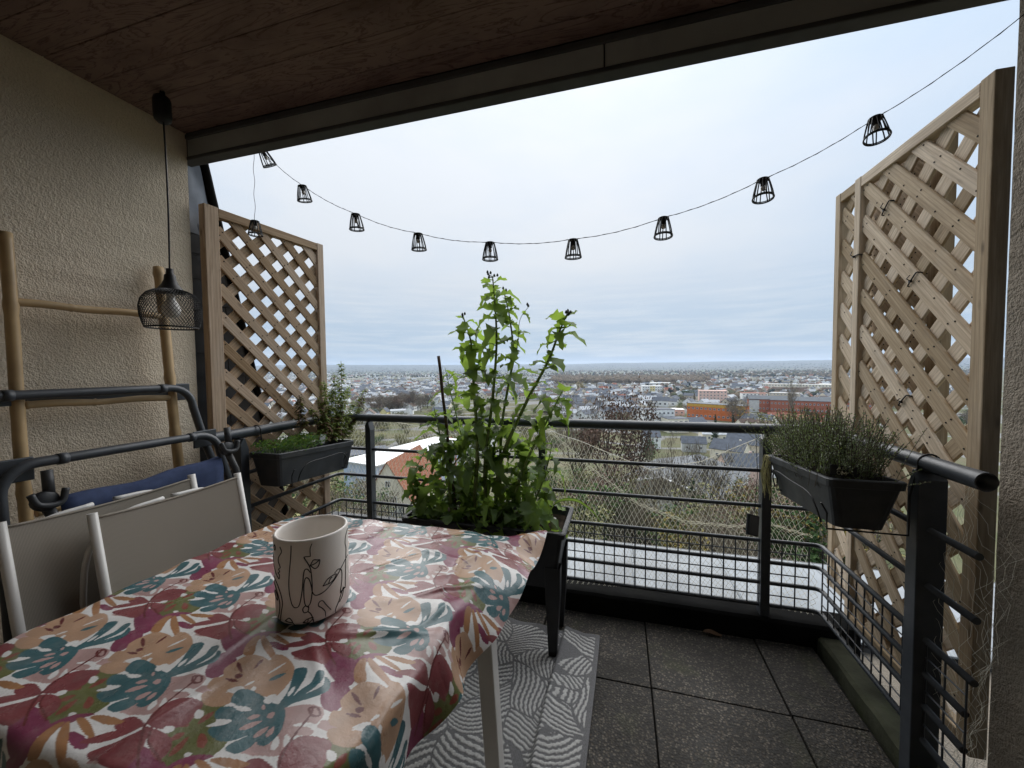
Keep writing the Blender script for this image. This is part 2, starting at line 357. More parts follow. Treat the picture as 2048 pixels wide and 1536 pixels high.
# slate cheek beside the left wall
ck = MB(); X_C = -2.07; prof = [(1.40, 2.46), (1.535, 2.46), (1.77, 1.36), (1.99, .33), (1.40, .33)]
ck.add([(X_C, y, z) for y, z in prof]+[(X_C-.12, y, z) for y, z in prof], [(0, 1, 2, 3, 4), (5, 6, 1, 0), (6, 7, 2, 1), (7, 8, 3, 2)])
cheek = ck.build('slate_cheek_wall', M_['slate']); tag(cheek, 'dark slate-hung cheek wall with sloping edge behind the left trellis', 'wall')
def edge_y(z): return 1.535+(2.46-z)/(2.46-.33)*(1.99-1.535)
z = .34; row = 0
while z < 2.06:
    ye = edge_y(z+.06)-.045; y = 1.405-(row % 2)*.1
    while y < ye:
        y0, y1 = max(y, 1.405), min(y+.2, ye); y += .2
        if y1-y0 < .02: continue
        MB().box((0, 0, 0), (.006, y1-y0-.004, .165)).build('slate', M_['slate'], cheek, Matrix.Translation((X_C+.010+random.uniform(0, .002), (y0+y1)/2, z+.08)) @ Matrix.Rotation(R_(-2.2), 4, 'Y'))
    z += .125; row += 1
MB().add([(X_C+.012, 1.402, 2.08), (X_C+.012, edge_y(2.08)-.05, 2.08), (X_C+.018, edge_y(2.45)-.045, 2.455), (X_C+.018, 1.402, 2.455)], [(0, 1, 2, 3)])
lf = MB(); n = 9
lf.add([(X_C+.014+.004*math.sin(i*1.7+j), 1.402+(edge_y(2.06+.395*j/n)-.05-1.402)*i/4, 2.06+.395*j/n) for j in range(n+1) for i in range(5)],
       [(j*5+i, j*5+i+1, j*5+i+6, j*5+i+5) for j in range(n) for i in range(4)], 0, True)
lf.build('lead_flashing', M_['lead'], cheek)
tr = MB(); tr.tube([(X_C+.012, edge_y(z)-.02+.004*noise.noise(Vector((0, 0, z*17))), z) for z in np.linspace(2.46, .33, 50)], .022, 5); tr.build('edge_trim', M_['kerb'], cheek)

# ================================================================ railing
F_, LX, RX = 2.192, -1.847, .953
ZB = [1.05, .8396, .6594, .4813, .3709, .2639, .1496]
rail = empty('balcony_railing', (-.45, F_, 0)); tag(rail, 'dark grey tubular steel balcony railing with horizontal bars', 'railing')
def rpath(z, yl, yr, rc=.03):
    p = [(LX-.02, yl, z), (LX-.005, F_-rc, z)]
    for k in range(1, 5): a = math.pi/2*k/5; p.append((LX+rc-rc*math.cos(a), F_-rc+rc*math.sin(a), z))
    p += [(LX+rc, F_, z), (-.4, F_, z), (RX-rc, F_, z)]
    for k in range(1, 5): a = math.pi/2*k/5; p.append((RX-rc+rc*math.sin(a), F_-rc+rc*math.cos(a), z))
    p += [(RX, F_-rc, z), (RX-.006, yr, z)]; return p
tb = MB(); tp = rpath(ZB[0], 1.338, 1.322, .05); tb.tube(tp, .0262, 18, caps=False)
def ringcap(b, c, d, r):                              # open tube end: a recessed dark disc
    c = Vector(c); q = Vector(d).to_track_quat('Z', 'Y').to_matrix()
    b.lathe([(r, 0), (r*.86, .001), (r*.86, -.05), (0, -.05)], 18, c, 0, True, q)
ringcap(tb, tp[-1], (0, -1, 0), .0262); ringcap(tb, tp[0], (0, -1, 0), .0262)
tb.build('handrail', M_['steel'], rail)
for k, z in enumerate(ZB[1:]):
    MB().tube(rpath(z, 1.41, 1.335 if k < 3 else 1.36), .0105, 10).build('rail_bar', M_['steel'], rail)
def post(c, along, w=.046, d=.058, z0=-.02, z1=1.0):
    """flat post, its top cut to a point under the handrail"""
    a = Vector(along); n = Vector((-a.y, a.x, 0)); C = Vector(c); b = MB()
    pr = [(-w/2, z0), (w/2, z0), (w/2, z1-.03), (w*.1, z1+.03), (-w*.1, z1+.03), (-w/2, z1)]
    vs = [C+a*u+n*s*d/2+Vector((0, 0, z)) for s in (-1, 1) for u, z in pr]
    fs = [tuple(range(5, -1, -1)), tuple(range(6, 12))]+[(i, (i+1) % 6, 6+(i+1) % 6, 6+i) for i in range(6)]
    b.add(vs, fs); return b.build('post', M_['steel'], rail, None, .003)
post((-1.60, F_, 0), (1, 0, 0), .04, .05); post((-.433, F_, 0), (1, 0, 0), .04, .05); post((.708, F_, 0), (1, 0, 0), .042, .055)
post((RX, 1.535, 0), (0, 1, 0), .05, .075); post((LX, 1.487, 0), (0, 1, 0), .045, .06)
def wire_panel(p0, p1, off):
    A, B = Vector(p0), Vector(p1); d = (B-A).normalized(); ln = (B-A).length; b = MB(); o = Vector(off)
    n = int(ln/.0545)
    for i in range(n+1):
        q = A+d*(ln*i/n)+o; b.tube([(q.x, q.y, ZB[6]), (q.x, q.y, ZB[3])], .0035, 4, caps=False)
    for z in np.linspace(ZB[6]+.0545, ZB[3]-.0545, 5):
        b.tube([(A.x+o.x*1.25, A.y+o.y*1.25, z), (B.x+o.x*1.25, B.y+o.y*1.25, z)], .0035, 4, caps=False)
    b.build('wire_mesh', M_['steel'], rail)
xs = [LX+.03, -1.60, -.433, .708, RX-.03]
for a, b in zip(xs, xs[1:]): wire_panel((a+.02, F_, 0), (b-.02, F_, 0), (0, -.004, 0))
wire_panel((RX, F_-.03, 0), (RX, 1.56, 0), (-.004, 0, 0)); wire_panel((RX, 1.51, 0), (RX, 1.36, 0), (-.004, 0, 0))
wire_panel((LX, 1.43, 0), (LX, F_-.03, 0), (.004, 0, 0))

# ================================================================ trellises
def trellis(name, label, a, b, z0, z1, mat, vsp, sw, stile, front_n, phase=0, phase2=.5, desc=1):
    """a,b: base corners of the panel; front_n: horizontal normal towards the balcony.  desc=1: front slats fall from a to b"""
    A, B = Vector((*a, 0)), Vector((*b, 0)); U = (B-A).normalized(); wd = (B-A).length; Nn = Vector((*front_n, 0)).normalized(); Z = Vector((0, 0, 1))
    root = empty(name, (A+B)/2+Vector((0, 0, z0))); tag(root, label, 'trellis', 'trellis panels on the balcony')
    def piece(nm, p, q, w, t, off, cut=None):
        """bar from p to q (u,z coordinates)"""
        P, Q = A+U*p[0]+Z*p[1]+Nn*off, A+U*q[0]+Z*q[1]+Nn*off; d = (Q-P).normalized(); s = Nn.cross(d)
        Mx = Matrix((d, s, Nn)).transposed().to_4x4(); Mx.translation = (P+Q)/2
        return MB().box((0, 0, 0), ((Q-P).length, w, t)).build(nm, mat, root, Mx, .003)
    s1, s2 = stile
    piece('stile', (s1/2, z0), (s1/2, z1), s1, .045, 0); piece('stile', (wd-s2/2, z0), (wd-s2/2, z1), s2, .045, 0)
    piece('top_rail', (s1+.001, z1-.025), (wd-s2-.001, z1-.025), .045, .043, 0); piece('bottom_rail', (s1+.001, z0+.025), (wd-s2-.001, z0+.025), .045, .043, 0)
    u0, u1, y0, y1 = s1-.005, wd-s2+.005, z0+.03, z1-.032
    for layer, (sg, off, ph) in enumerate(((desc, .006, phase), (-desc, -.006, phase2))):
        c = y0-(u1-u0)*1.0+ph*vsp-vsp
        while c < y1+(u1-u0)+vsp:
            # line z = c + sg*(-1)*(u-u0) clipped to the opening
            pts = []
            def zz(u): return c+(-sg)*(u-u0)+(sg > 0)*(u1-u0)*0
            ua, ub = u0, u1
            lo, hi = (y1, y0) if sg > 0 else (y0, y1)
            ulo = u0+(c-lo)*sg; uhi = u0+(c-hi)*sg
            ua, ub = max(u0, min(ulo, uhi)), min(u1, max(ulo, uhi))
            if ub-ua > .05: piece('slat', (ua, zz(ua)), (ub, zz(ub)), sw*random.uniform(.94, 1.06), .011, off)
            c += vsp
    nb = MB()                                             # staple heads where the front slats cross the back ones
    for o in root.children:
        if o.name.startswith('slat') and (o.matrix_basis.translation-A).dot(Nn) > 0:
            hl = max(v.co.x for v in o.data.vertices); x = -hl+.02
            while x < hl:
                for q in (-.012, .012):
                    if random.random() < .7: nb.box(o.matrix_basis @ Vector((x+random.uniform(-.01, .01), q, .0058)), (.0022, .005, .005))
                x += vsp*.705
    nb.build('staples', M_['ground_dark'], root)['kind'] = 'stuff'
    return root
trellis('wooden_trellis', 'brown diagonal wooden trellis beside the left wall and rail', (-1.975, 1.437), (-1.898, 2.135), .33, 2.19, M_['wood'], .1445, .050, (.066, .046), (1, -.11), .1, .55)
TR2 = trellis('wooden_trellis', 'taller pale wooden trellis beside the right wall, nearest the camera', (1.072, 1.49), (1.072, 2.185), .14, 2.222, M_['woodr'], .163, .059, (.05, .045), (-1, 0), .35, .9, -1)
trellis('wooden_trellis', 'pale wooden trellis behind the nearer one, farther out on the right', (1.128, 1.765), (1.128, 2.475), .16, 2.262, M_['woodr'], .163, .059, (.05, .045), (-1, 0), .1, .6, -1)
# cable ties that hold the right trellises together
def tie(bar, t, label, hw, ht):
    """a loop round one bar of a trellis, with its cut-off tail"""
    Mx = bar.matrix_basis; ln = bar.dimensions.x if False else max(v.co.x for v in bar.data.vertices); x = -ln+2*ln*t; b = MB()
    P = [Mx @ Vector((x+.004*math.sin(a), hw*max(-1, min(1, 1.35*math.cos(a))), ht*max(-1, min(1, 1.35*math.sin(a))))) for a in np.linspace(0, 2*math.pi, 25)[:-1]]
    b.tube(P, .0026, 5, closed=True); h = Mx @ Vector((x, hw*.2, ht+.003)); b.box(h, (.008, .009, .009)); b.tube([h, h+Vector((-.018, -.012, .008)), h+Vector((-.022, -.035, .016))], .0018, 5)
    tag(b.build('cable_tie', M_['black']), label, 'cable tie', 'black cable ties on the trellises')
fs = [o for o in TR2.children if o.name.startswith('slat')]; fs = [o for o in fs if o.matrix_basis.translation.x < 1.072]
fs.sort(key=lambda o: -o.matrix_basis.translation.z)
tie([o for o in TR2.children if o.name.startswith('stile')][1], .83, 'black cable tie round the outer stile of the right trellis', .026, .026)
tie(fs[4], .45, 'upper black cable tie round a front slat of the right trellis', .031, .010); tie(fs[7], .5, 'lower black cable tie round a front slat of the right trellis', .031, .010); tie(fs[3], .72, 'topmost black cable tie round a front slat of the right trellis', .031, .010)
# ================================================================ bird net
def bird_net():
    cell = .0265; x0, x1 = LX+.03, RX-.01; nx = int((x1-x0)/cell); rows = 38
    def gather(x): return np.interp(x, [-1.9, -.55, -.38, -.15, .1, .35, .6, .72, .95], [1.02, 1.02, .98, .78, .60, .52, .52, .56, .50])
    def top(x): return np.interp(x, [-1.9, -1.6, -1.2, -.43, -.1, .2, .45, .7, .95], [1.0, 1.02, .97, 1.03, .90, .80, .86, 1.0, .82])
    def pos(u, v):
        """u along X in cells, v 0 bottom .. 1 top"""
        x = x0+u*cell; xx = x+.035*math.sin(v*5+x*2.1)+.02*math.sin(x*5+v*9)
        zt = float(top(x)); zb = .02+.05*math.sin(x*2.3)
        g = float(gather(x)); z = zb+(zt-zb)*v-.05*math.sin(math.pi*v)*(1+math.sin(x*3.4+.6))*.6
        z += (g-z)*.55*math.exp(-((z-g)/.07)**2)
        yy = F_+.035+.03*math.sin(x*4.1+v*3)+.035*math.sin(v*7+x*1.3)**2
        return (xx, yy, z)
    b = MB()
    for s in (1, -1):
        for i in range(-rows, nx+rows):
            pts = []
            for k in range(rows+1):
                u = i+s*k*.5 if s > 0 else i+rows*.5-k*.5
                if 0 <= u <= nx: pts.append(pos(u, k/rows))
                elif pts: break
            if len(pts) > 2: b.tube(pts, .00092, 3, caps=False, smooth=False)
    b.tube([pos(u, 1.0) for u in np.linspace(0, nx, 160)], .0018, 4, caps=False)
    pts = []
    for u in np.linspace((-.5-x0)/cell, nx, 70):
        x = x0+u*cell; pts.append((x, F_+.05, float(gather(x))+.004*math.sin(u*3)))
    for o_ in range(4): b.tube([(x, y_+.006*math.sin(o_*2+i*.5), z_+.006*math.cos(o_*2.1+i*.43)) for i, (x, y_, z_) in enumerate(pts)], .0011, 3, caps=False, smooth=False)
    tag(b.build('bird_net', M_['netm']), 'thin white bird net sagging along the front railing', 'net')
    # small net on the right side, beside the wall
    b = MB()
    for s in (1, -1):
        for i in range(-12, 14):
            pts = []
            for k in range(30):
                u = i+s*k*.5
                if 0 <= u <= 12:
                    y_ = 1.32+u*.022; z_ = .12+k*.031; pts.append((RX+.035+.02*math.sin(y_*30+z_*7)+.012*math.sin(k*1.9+i), y_+.012*math.sin(z_*13+i), z_+.01*math.sin(i*2+k)))
            if len(pts) > 2: b.tube(pts, .0004, 3, caps=False, smooth=False)
    tag(b.build('bird_net', M_['netm']), 'tangled white net remnant between right rail end and wall', 'net')
bird_net()
# ================================================================ tablecloth print
LA1, LA2 = np.array([.285, 0.]), np.array([.1425, .262])
TEAL, TAN, CRIM, MAG, OLIV, MAUV, ORNG, RED, WHT = [np.array(c) for c in ((.04, .11, .128), (.39, .245, .16), (.185, .048, .055), (.175, .036, .078), (.115, .125, .045), (.37, .245, .235), (.30, .15, .07), (.11, .022, .024), (.64, .635, .63))]
def cloth_print(P):
    """P (n,2) table coordinates -> printed colour; leaves and flowers repeat on a half-drop lattice"""
    O = np.array([-.638, .528]); Bm = np.array([LA1, LA2]); ab = (P-O)@np.linalg.inv(Bm.T).T; ab = ab-np.round(ab); q0 = ab@Bm; col = np.tile(WHT, (len(P), 1)).astype(float)
    def loc(x, y): p = at(x/2.866, 1000+y/2.866, 2, .755); return np.array([p.x, p.y])-O
    def hits(poly):
        """yield index arrays and points near the outline, for every lattice copy that reaches the cell"""
        lo, hi = poly.min(0)-.004, poly.max(0)+.004
        for i in range(-4, 5):
            for j in range(-4, 5):
                s = i*LA1+j*LA2; m = np.nonzero((q0[:, 0] > lo[0]+s[0]) & (q0[:, 0] < hi[0]+s[0]) & (q0[:, 1] > lo[1]+s[1]) & (q0[:, 1] < hi[1]+s[1]))[0]
                if len(m): yield m, q0[m]-s
    def fill(pts, c, world=False, var=.10):
        W_ = [Vector((*(np.array(p) if world else loc(*p)), 0)) for p in pts]; n = len(W_); ce = sum(W_, Vector((0, 0, 0)))/n; W_ = [ce+(q_-ce)*(1 if world else 1.085) for q_ in W_]; sm = []
        for i in range(n):
            a_, b_, c_, d_ = W_[i-1], W_[i], W_[(i+1) % n], W_[(i+2) % n]
            for t in (0, .25, .5, .75): sm.append(.5*((2*b_)+(c_-a_)*t+(2*a_-5*b_+4*c_-d_)*t*t+(3*b_-a_-3*c_+d_)*t**3))
        poly = np.array([(v.x, v.y) for v in sm])
        for m, q in hits(poly):
            ins = np.zeros(len(q), bool); x, y = q[:, 0], q[:, 1]
            for (x1, y1), (x2, y2) in zip(poly, np.roll(poly, -1, 0)):
                if y1 == y2: continue
                cr_ = ((y1 > y) != (y2 > y)) & (x < (x2-x1)*(y-y1)/(y2-y1)+x1); ins ^= cr_
            k = m[ins]; w_ = q[ins]; sh_ = 1+var*np.sin(w_[:, 0]*70+w_[:, 1]*33+poly[0, 0]*90)*np.sin(w_[:, 1]*58+1); col[k] = c*sh_[:, None]
    def slit(a, b, w, c):
        """tapered stroke between two traced points"""
        A_, B_ = loc(*a), loc(*b); d = B_-A_; L_ = np.hypot(*d)+1e-9; n = np.array([-d[1], d[0]])/L_
        fill([A_, A_+d*.3+n*w*.8, A_+d*.7+n*w, B_, A_+d*.7-n*w, A_+d*.3-n*w*.8], c, True, .04)
    def line(pts, w, c):
        sp = np.array(smoothpath([(*loc(*p), 0) for p in pts], 6))[:, :2]
        for m, q in hits(sp):
            dd = np.full(len(q), 9.)
            for a_, b_ in zip(sp[:-1], sp[1:]):
                e = b_-a_; tt = np.clip(((q-a_)@e)/(e@e+1e-12), 0, 1); dd = np.minimum(dd, np.hypot(*(q-a_-tt[:, None]*e).T))
            col[m[dd < w]] = c
    # mauve leaf and blushes between the leaves
    for bx_, by_, br_ in ((760, 1180, 60), (560, 1480, 45), (1180, 1080, 40)):
        fill([(bx_+br_*1.3*math.cos(t_)*(1+.2*math.sin(3*t_)), by_+br_*.6*math.sin(t_)) for t_ in np.linspace(0, 6.28, 10)[:-1]], MAUV*1.15)
    fill([(1600, 1210), (1680, 1190), (1760, 1180), (1830, 1190), (1840, 1230), (1800, 1280), (1720, 1290), (1785, 1315), (1760, 1345), (1680, 1350), (1650, 1410), (1590, 1450), (1500, 1440), (1450, 1410), (1460, 1380), (1540, 1370), (1590, 1320)], MAUV)
    slit((1585, 1350), (1570, 1430), .006, WHT); slit((1640, 1340), (1650, 1430), .005, WHT); slit((1680, 1290), (1800, 1285), .004, WHT)
    # olive leaf
    fill([(985, 1225), (1050, 1250), (1150, 1150), (1250, 1140), (1340, 1140), (1260, 1190), (1230, 1260), (1225, 1310), (1290, 1360), (1230, 1430), (1130, 1480), (1000, 1500), (920, 1470), (985, 1380), (945, 1300)], OLIV)
    for a_, b_ in (((1130, 1270), (1225, 1200)), ((1150, 1320), (1165, 1410)), ((1080, 1340), (970, 1455)), ((1060, 1320), (975, 1360)), ((1080, 1280), (1020, 1260))): slit(a_, b_, .0065, np.array([.20, .055, .04]))
    # magenta leaves
    fill([(740, 1530), (780, 1480), (860, 1460), (930, 1490), (945, 1540), (900, 1600), (820, 1640), (750, 1600)], MAG); fill([(1185, 995), (1230, 930), (1310, 895), (1335, 920), (1300, 965), (1240, 1005)], MAG)
    fill([(20, 1400), (70, 1260), (140, 1190), (225, 1205), (250, 1260), (200, 1350), (130, 1430), (50, 1460)], MAG); fill([(380, 1340), (440, 1325), (505, 1370), (480, 1405), (420, 1400)], MAG); fill([(640, 830), (700, 770), (790, 740), (810, 780), (740, 830), (660, 850)], MAG)
    # crimson leaves
    fill([(850, 1290), (880, 1225), (950, 1170), (1040, 1140), (1150, 1155), (1110, 1220), (1060, 1270), (970, 1300), (890, 1305)], CRIM); fill([(850, 1325), (930, 1330), (978, 1365), (965, 1420), (905, 1470), (860, 1420)], CRIM)
    fill([(840, 1320), (760, 1360), (600, 1400), (520, 1430), (520, 1465), (600, 1510), (700, 1535), (790, 1450), (832, 1370)], CRIM); fill([(832, 1300), (780, 1238), (715, 1240), (660, 1280), (690, 1310), (780, 1312)], CRIM); fill([(812, 1312), (640, 1312), (470, 1372), (570, 1372), (710, 1342)], CRIM)
    # arched flower: magenta cap, orange petals
    fill([(260, 1290), (330, 1248), (430, 1218), (535, 1222), (445, 1250), (390, 1272), (320, 1295)], MAG*1.05)
    for pl in ([(330, 1540), (318, 1400), (350, 1300), (392, 1262), (398, 1300), (382, 1410), (362, 1490)], [(440, 1248), (490, 1248), (538, 1322), (512, 1345), (470, 1312)], [(520, 1240), (600, 1228), (705, 1250), (650, 1272), (580, 1267)], [(140, 1440), (220, 1340), (320, 1270), (360, 1268), (290, 1340), (210, 1440)]): fill(pl, ORNG)
    # tan flower
    fill([(1210, 1065), (1240, 1010), (1290, 1000), (1300, 960), (1360, 920), (1430, 890), (1500, 900), (1540, 920), (1565, 890), (1625, 900), (1668, 950), (1665, 1000), (1620, 1060), (1570, 1105), (1500, 1103), (1420, 1085), (1370, 1060), (1300, 1085)], TAN); fill([(1160, 1122), (1200, 1090), (1290, 1095), (1345, 1110), (1330, 1140), (1270, 1168), (1190, 1162)], TAN)
    slit((1640, 925), (1535, 990), .0028, WHT); slit((1640, 985), (1540, 1025), .0055, TEAL); slit((1300, 1082), (1400, 1072), .006, WHT); slit((1385, 985), (1360, 920), .0035, RED); slit((1455, 965), (1510, 905), .0035, RED); slit((1350, 995), (1385, 1010), .006, RED); slit((1290, 1015), (1365, 1035), .003, RED); slit((1400, 1060), (1460, 1030), .003, WHT); slit((1450, 1090), (1455, 1060), .004, WHT)
    # teal monstera leaf
    for pl in ([(1610, 1190), (1530, 1150), (1480, 1112), (1400, 1088), (1350, 1108), (1328, 1150), (1345, 1168), (1440, 1195), (1330, 1180), (1262, 1190), (1245, 1240), (1330, 1252), (1220, 1290), (1213, 1322), (1260, 1357), (1320, 1362), (1420, 1330), (1330, 1372), (1300, 1405), (1350, 1427), (1430, 1392), (1520, 1310), (1462, 1372), (1512, 1387), (1582, 1330), (1612, 1260)],
               [(1590, 1175), (1650, 1090), (1680, 1000), (1692, 968), (1752, 960), (1745, 1012), (1690, 1100), (1650, 1160)], [(1640, 1165), (1705, 1098), (1782, 1040), (1812, 985), (1852, 980), (1832, 1040), (1742, 1112), (1660, 1170)], [(1620, 1190), (1722, 1122), (1842, 1062), (1855, 1010), (1884, 1030), (1874, 1082), (1802, 1122), (1690, 1158)]): fill(pl, TEAL)
    for a_, b_, w_ in (((1500, 1255), (1370, 1300), .006), ((1540, 1290), (1450, 1350), .006), ((1490, 1225), (1420, 1235), .005), ((1570, 1290), (1530, 1350), .005), ((1500, 1180), (1520, 1170), .007), ((1560, 1240), (1545, 1210), .006)): slit(a_, b_, w_, MAUV*1.1)
    slit((1545, 1155), (1550, 1105), .010, WHT); slit((1340, 1176), (1440, 1192), .0045, WHT); slit((1180, 1282), (1330, 1256), .005, WHT); slit((1690, 1060), (1650, 1120), .004, WHT)
    # seeds, stems with a curl
    for a_, b_ in (((1130, 1190), (1150, 1235)), ((940, 1300), (990, 1315)), ((1060, 1460), (1090, 1430))): slit(a_, b_, .0065, WHT)
    line([(790, 1536), (795, 1440), (830, 1310), (900, 1210), (1000, 1120), (1100, 1040), (1130, 1000)], .0021, RED); line([(1130, 1000), (1155, 1005), (1150, 1035), (1110, 1040), (1105, 1010), (1130, 1000)], .0021, RED); line([(860, 1330), (850, 1390), (890, 1440), (925, 1490)], .0016, RED)
    return col
TX, TY, TW, TL, TZ = -.885, .86, .465, .47, .752          # table centre, half width, half length, cloth height
def cloth_mesh():
    nu, nv = 720, 740; ov = .15
    u = np.linspace(-TW-ov, TW+ov, nu); v = np.linspace(-TL-.16, TL+.13, nv); U, V = np.meshgrid(u, v)
    rc = .17; hx, hy = TW, TL
    qx = np.abs(U)-(hx-rc); qy = np.abs(V)-(hy-rc)
    inside = np.minimum(np.maximum(qx, qy), 0); ox, oy = np.maximum(qx, 0), np.maximum(qy, 0); ln = np.hypot(ox, oy); d = ln+inside-rc
    # outward normal
    nx = np.where(ln > 1e-9, ox/np.maximum(ln, 1e-9), (qx >= qy)*1.)*np.sign(U); ny = np.where(ln > 1e-9, oy/np.maximum(ln, 1e-9), (qx < qy)*1.)*np.sign(V)
    th = np.arctan2(ny, nx); dd = np.maximum(d, 0)
    cx, cy = U-nx*dd, V-ny*dd
    s = np.arctan2(cy/hy, cx/hx)
    # flare of the overhang: angle below the horizontal
    fl = np.radians(np.interp(s, [-3.15, -2.2, -1.2, -.6, -.25, 0, .3, .6, .78, .95, 1.2, 1.6, 3.15], [72, 70, 80, 84, 80, 62, 42, 28, 16, 36, 64, 70, 72]))+R_(8)*np.sin(s*9+.7)+R_(6)*np.sin(s*17+2)
    def g(a, w): return np.exp(-(((s-a+np.pi) % (2*np.pi)-np.pi)/w)**2)
    fl = fl-R_(16)*g(.78, .075)*np.clip((dd-.09)/.07, 0, 1.3)
    Rb = .035; a = np.minimum(dd/Rb, 1)*fl; arc = np.minimum(dd, Rb); rest = np.maximum(dd-Rb, 0)
    fs = np.where(np.abs(fl) < 1e-3, 1e-3, fl)
    hor = Rb/np.abs(fs)*np.sin(np.minimum(arc/Rb, 1)*np.abs(fs))+rest*np.cos(fl); ver = np.sign(fs)*Rb/np.abs(fs)*(1-np.cos(np.minimum(arc/Rb, 1)*np.abs(fs)))+rest*np.sin(fl)
    X = TX+cx+nx*hor; Y = TY+cy+ny*hor; Z = TZ-ver
    ed = np.clip(1+d/.25, 0, 1)
    Z = Z+.0016*np.sin(U*23+V*9)*np.sin(V*17-U*6)+ed*.0028*np.sin(s*21+V*5)+.004*ed**2*np.sin(U*31+V*23)*np.clip(U/hx, 0, 1)
    for (wu, wv, an, am) in ((.42, .10, 35, .008), (.30, .28, -12, .006), (.46, .34, 60, .007), (.36, -.1, 15, .007), (.1, -.42, 80, .005), (.44, -.02, 70, .006), (.2, .2, 50, .004), (-.1, .3, 10, .0035), (.25, -.2, -40, .004), (-.25, -.1, 75, .003), (.4, .2, 100, .006), (.3, .4, 20, .006), (.05, .02, 92, .0035), (.05, -.25, 90, .003)):
        ca, sa = math.cos(R_(an)), math.sin(R_(an)); p = (U-wu)*ca+(V-wv)*sa; q = -(U-wu)*sa+(V-wv)*ca; Z += am*np.exp(-(p/.10)**2-(q/.012)**2)
    C = cloth_print(np.stack([(U+TX).ravel(), (V+TY).ravel()], 1))
    idx = np.arange(nu*nv).reshape(nv, nu); Fq = np.stack([idx[:-1, :-1], idx[:-1, 1:], idx[1:, 1:], idx[1:, :-1]], -1).reshape(-1, 4)
    Vt = np.stack([X, Y, Z], -1).reshape(-1, 3); k = nu*nv
    Vb = Vt.copy(); e1 = np.zeros_like(X); nrm = np.stack([np.gradient(X, axis=1), np.gradient(Y, axis=1), np.gradient(Z, axis=1)], -1); nr2 = np.stack([np.gradient(X, axis=0), np.gradient(Y, axis=0), np.gradient(Z, axis=0)], -1)
    nn = np.cross(nrm, nr2); nn /= np.maximum(np.linalg.norm(nn, axis=-1, keepdims=True), 1e-9); step = 8
    # white underside: a coarser sheet just below
    iu = np.unique(np.r_[np.arange(0, nu, step), nu-1]); iv = np.unique(np.r_[np.arange(0, nv, step), nv-1]); VB = (np.stack([X, Y, Z], -1)-nn*.0016)[np.ix_(iv, iu)].reshape(-1, 3)
    ib = np.arange(len(iu)*len(iv)).reshape(len(iv), len(iu))+k; Fb = np.stack([ib[:-1, :-1], ib[1:, :-1], ib[1:, 1:], ib[:-1, 1:]], -1).reshape(-1, 4)
    a_ = NM('printed_oilcloth'); vc = a_.n('ShaderNodeVertexColor'); vc.layer_name = 'Col'; v_ = a_.coord(rnd=False)
    c_ = a_.mix(a_.rng(a_.noise(v_, 35, 5, .65), .5, .8, 0, .28), vc.outputs[0], (.30, .27, .25)); c_ = a_.mix(a_.rng(a_.noise(v_, 300, 2), .72, .8, 0, .5), c_, (.08, .06, .05))
    a_.set(c_, a_.rng(a_.noise(v_, 9, 5, .6), .3, .7, .2, .4), 0, .5); a_.bump(a_.noise(v_, 20, 5, .6), .3, .007)
    me = npmesh('tablecloth', np.vstack([Vt, VB]), np.vstack([Fq, Fb]), a_.m, True, np.vstack([C, np.tile(WHT*.95, (len(VB), 1))])); return me
tag(put('tablecloth', cloth_mesh()), 'glossy oilcloth printed with teal, crimson and tan jungle leaves over the table', 'tablecloth')
table = empty('garden_table', (TX, TY, 0)); tag(table, 'white metal garden table under the leaf-print tablecloth', 'table')
tt = MB(); pr = []
for sx, sy, a0 in ((1, 1, 0), (-1, 1, 90), (-1, -1, 180), (1, -1, 270)):
    for k in range(7): a = R_(a0+15*k); pr.append((TX+sx*(TW-.175)+.165*math.cos(a), TY+sy*(TL-.175)+.165*math.sin(a)))
tt.add([(x, y, z) for z in (.722, .7455) for x, y in pr], [tuple(range(27, -1, -1)), tuple(range(28, 56))]+[(i, (i+1) % 28, 28+(i+1) % 28, 28+i) for i in range(28)]); tt.build('table_top', M_['white'], table)
for (x0, y0), (x1, y1) in (((-.42, 1.12), (-.378, 1.12)), ((-1.30, 1.17), (-1.33, 1.2)), ((-.46, .52), (-.42, .47)), ((-1.30, .52), (-1.33, .47))):
    d = Vector((x1-x0, y1-y0, -.72)); b = MB(); n = 2
    vs = []
    for t, wv in ((0, .027), (1, .024)):
        p = Vector((x0, y0, .722))+d*t
        vs += [p+Vector((sx*wv, sy*wv, 0)) for sx, sy in ((-1, -1), (1, -1), (1, 1), (-1, 1))]
    b.add(vs, [(0, 1, 2, 3), (7, 6, 5, 4)]+[(4+i, 4+(i+1) % 4, (i+1) % 4, i) for i in range(4)]); b.build('leg', M_['white'], table, None, .004)
for a, b in (((-.46, .54, .70), (-.44, 1.12, .70)), ((-1.29, .54, .70), (-1.29, 1.14, .70))): MB().tube([a, b], .012, 8).build('apron', M_['white'], table)
# ================================================================ ceramic pot with line drawing
PC, PR, PH = Vector((-.765, .80, .757)), .0855, .208
pot = empty('ceramic_pot', PC); tag(pot, 'cream ceramic pot with black one-line face drawings on the table', 'pot')
pf = [(0, .004), (PR-.012, .0), (PR-.004, .004), (PR, .014), (PR, PH-.004), (PR-.0015, PH-.001), (PR-.005, PH), (PR-.008, PH-.003), (PR-.0085, PH-.02), (PR-.009, .016), (0, .012)]
MB().lathe(pf, 72, PC).build('pot_body', M_['ceramic'], pot)
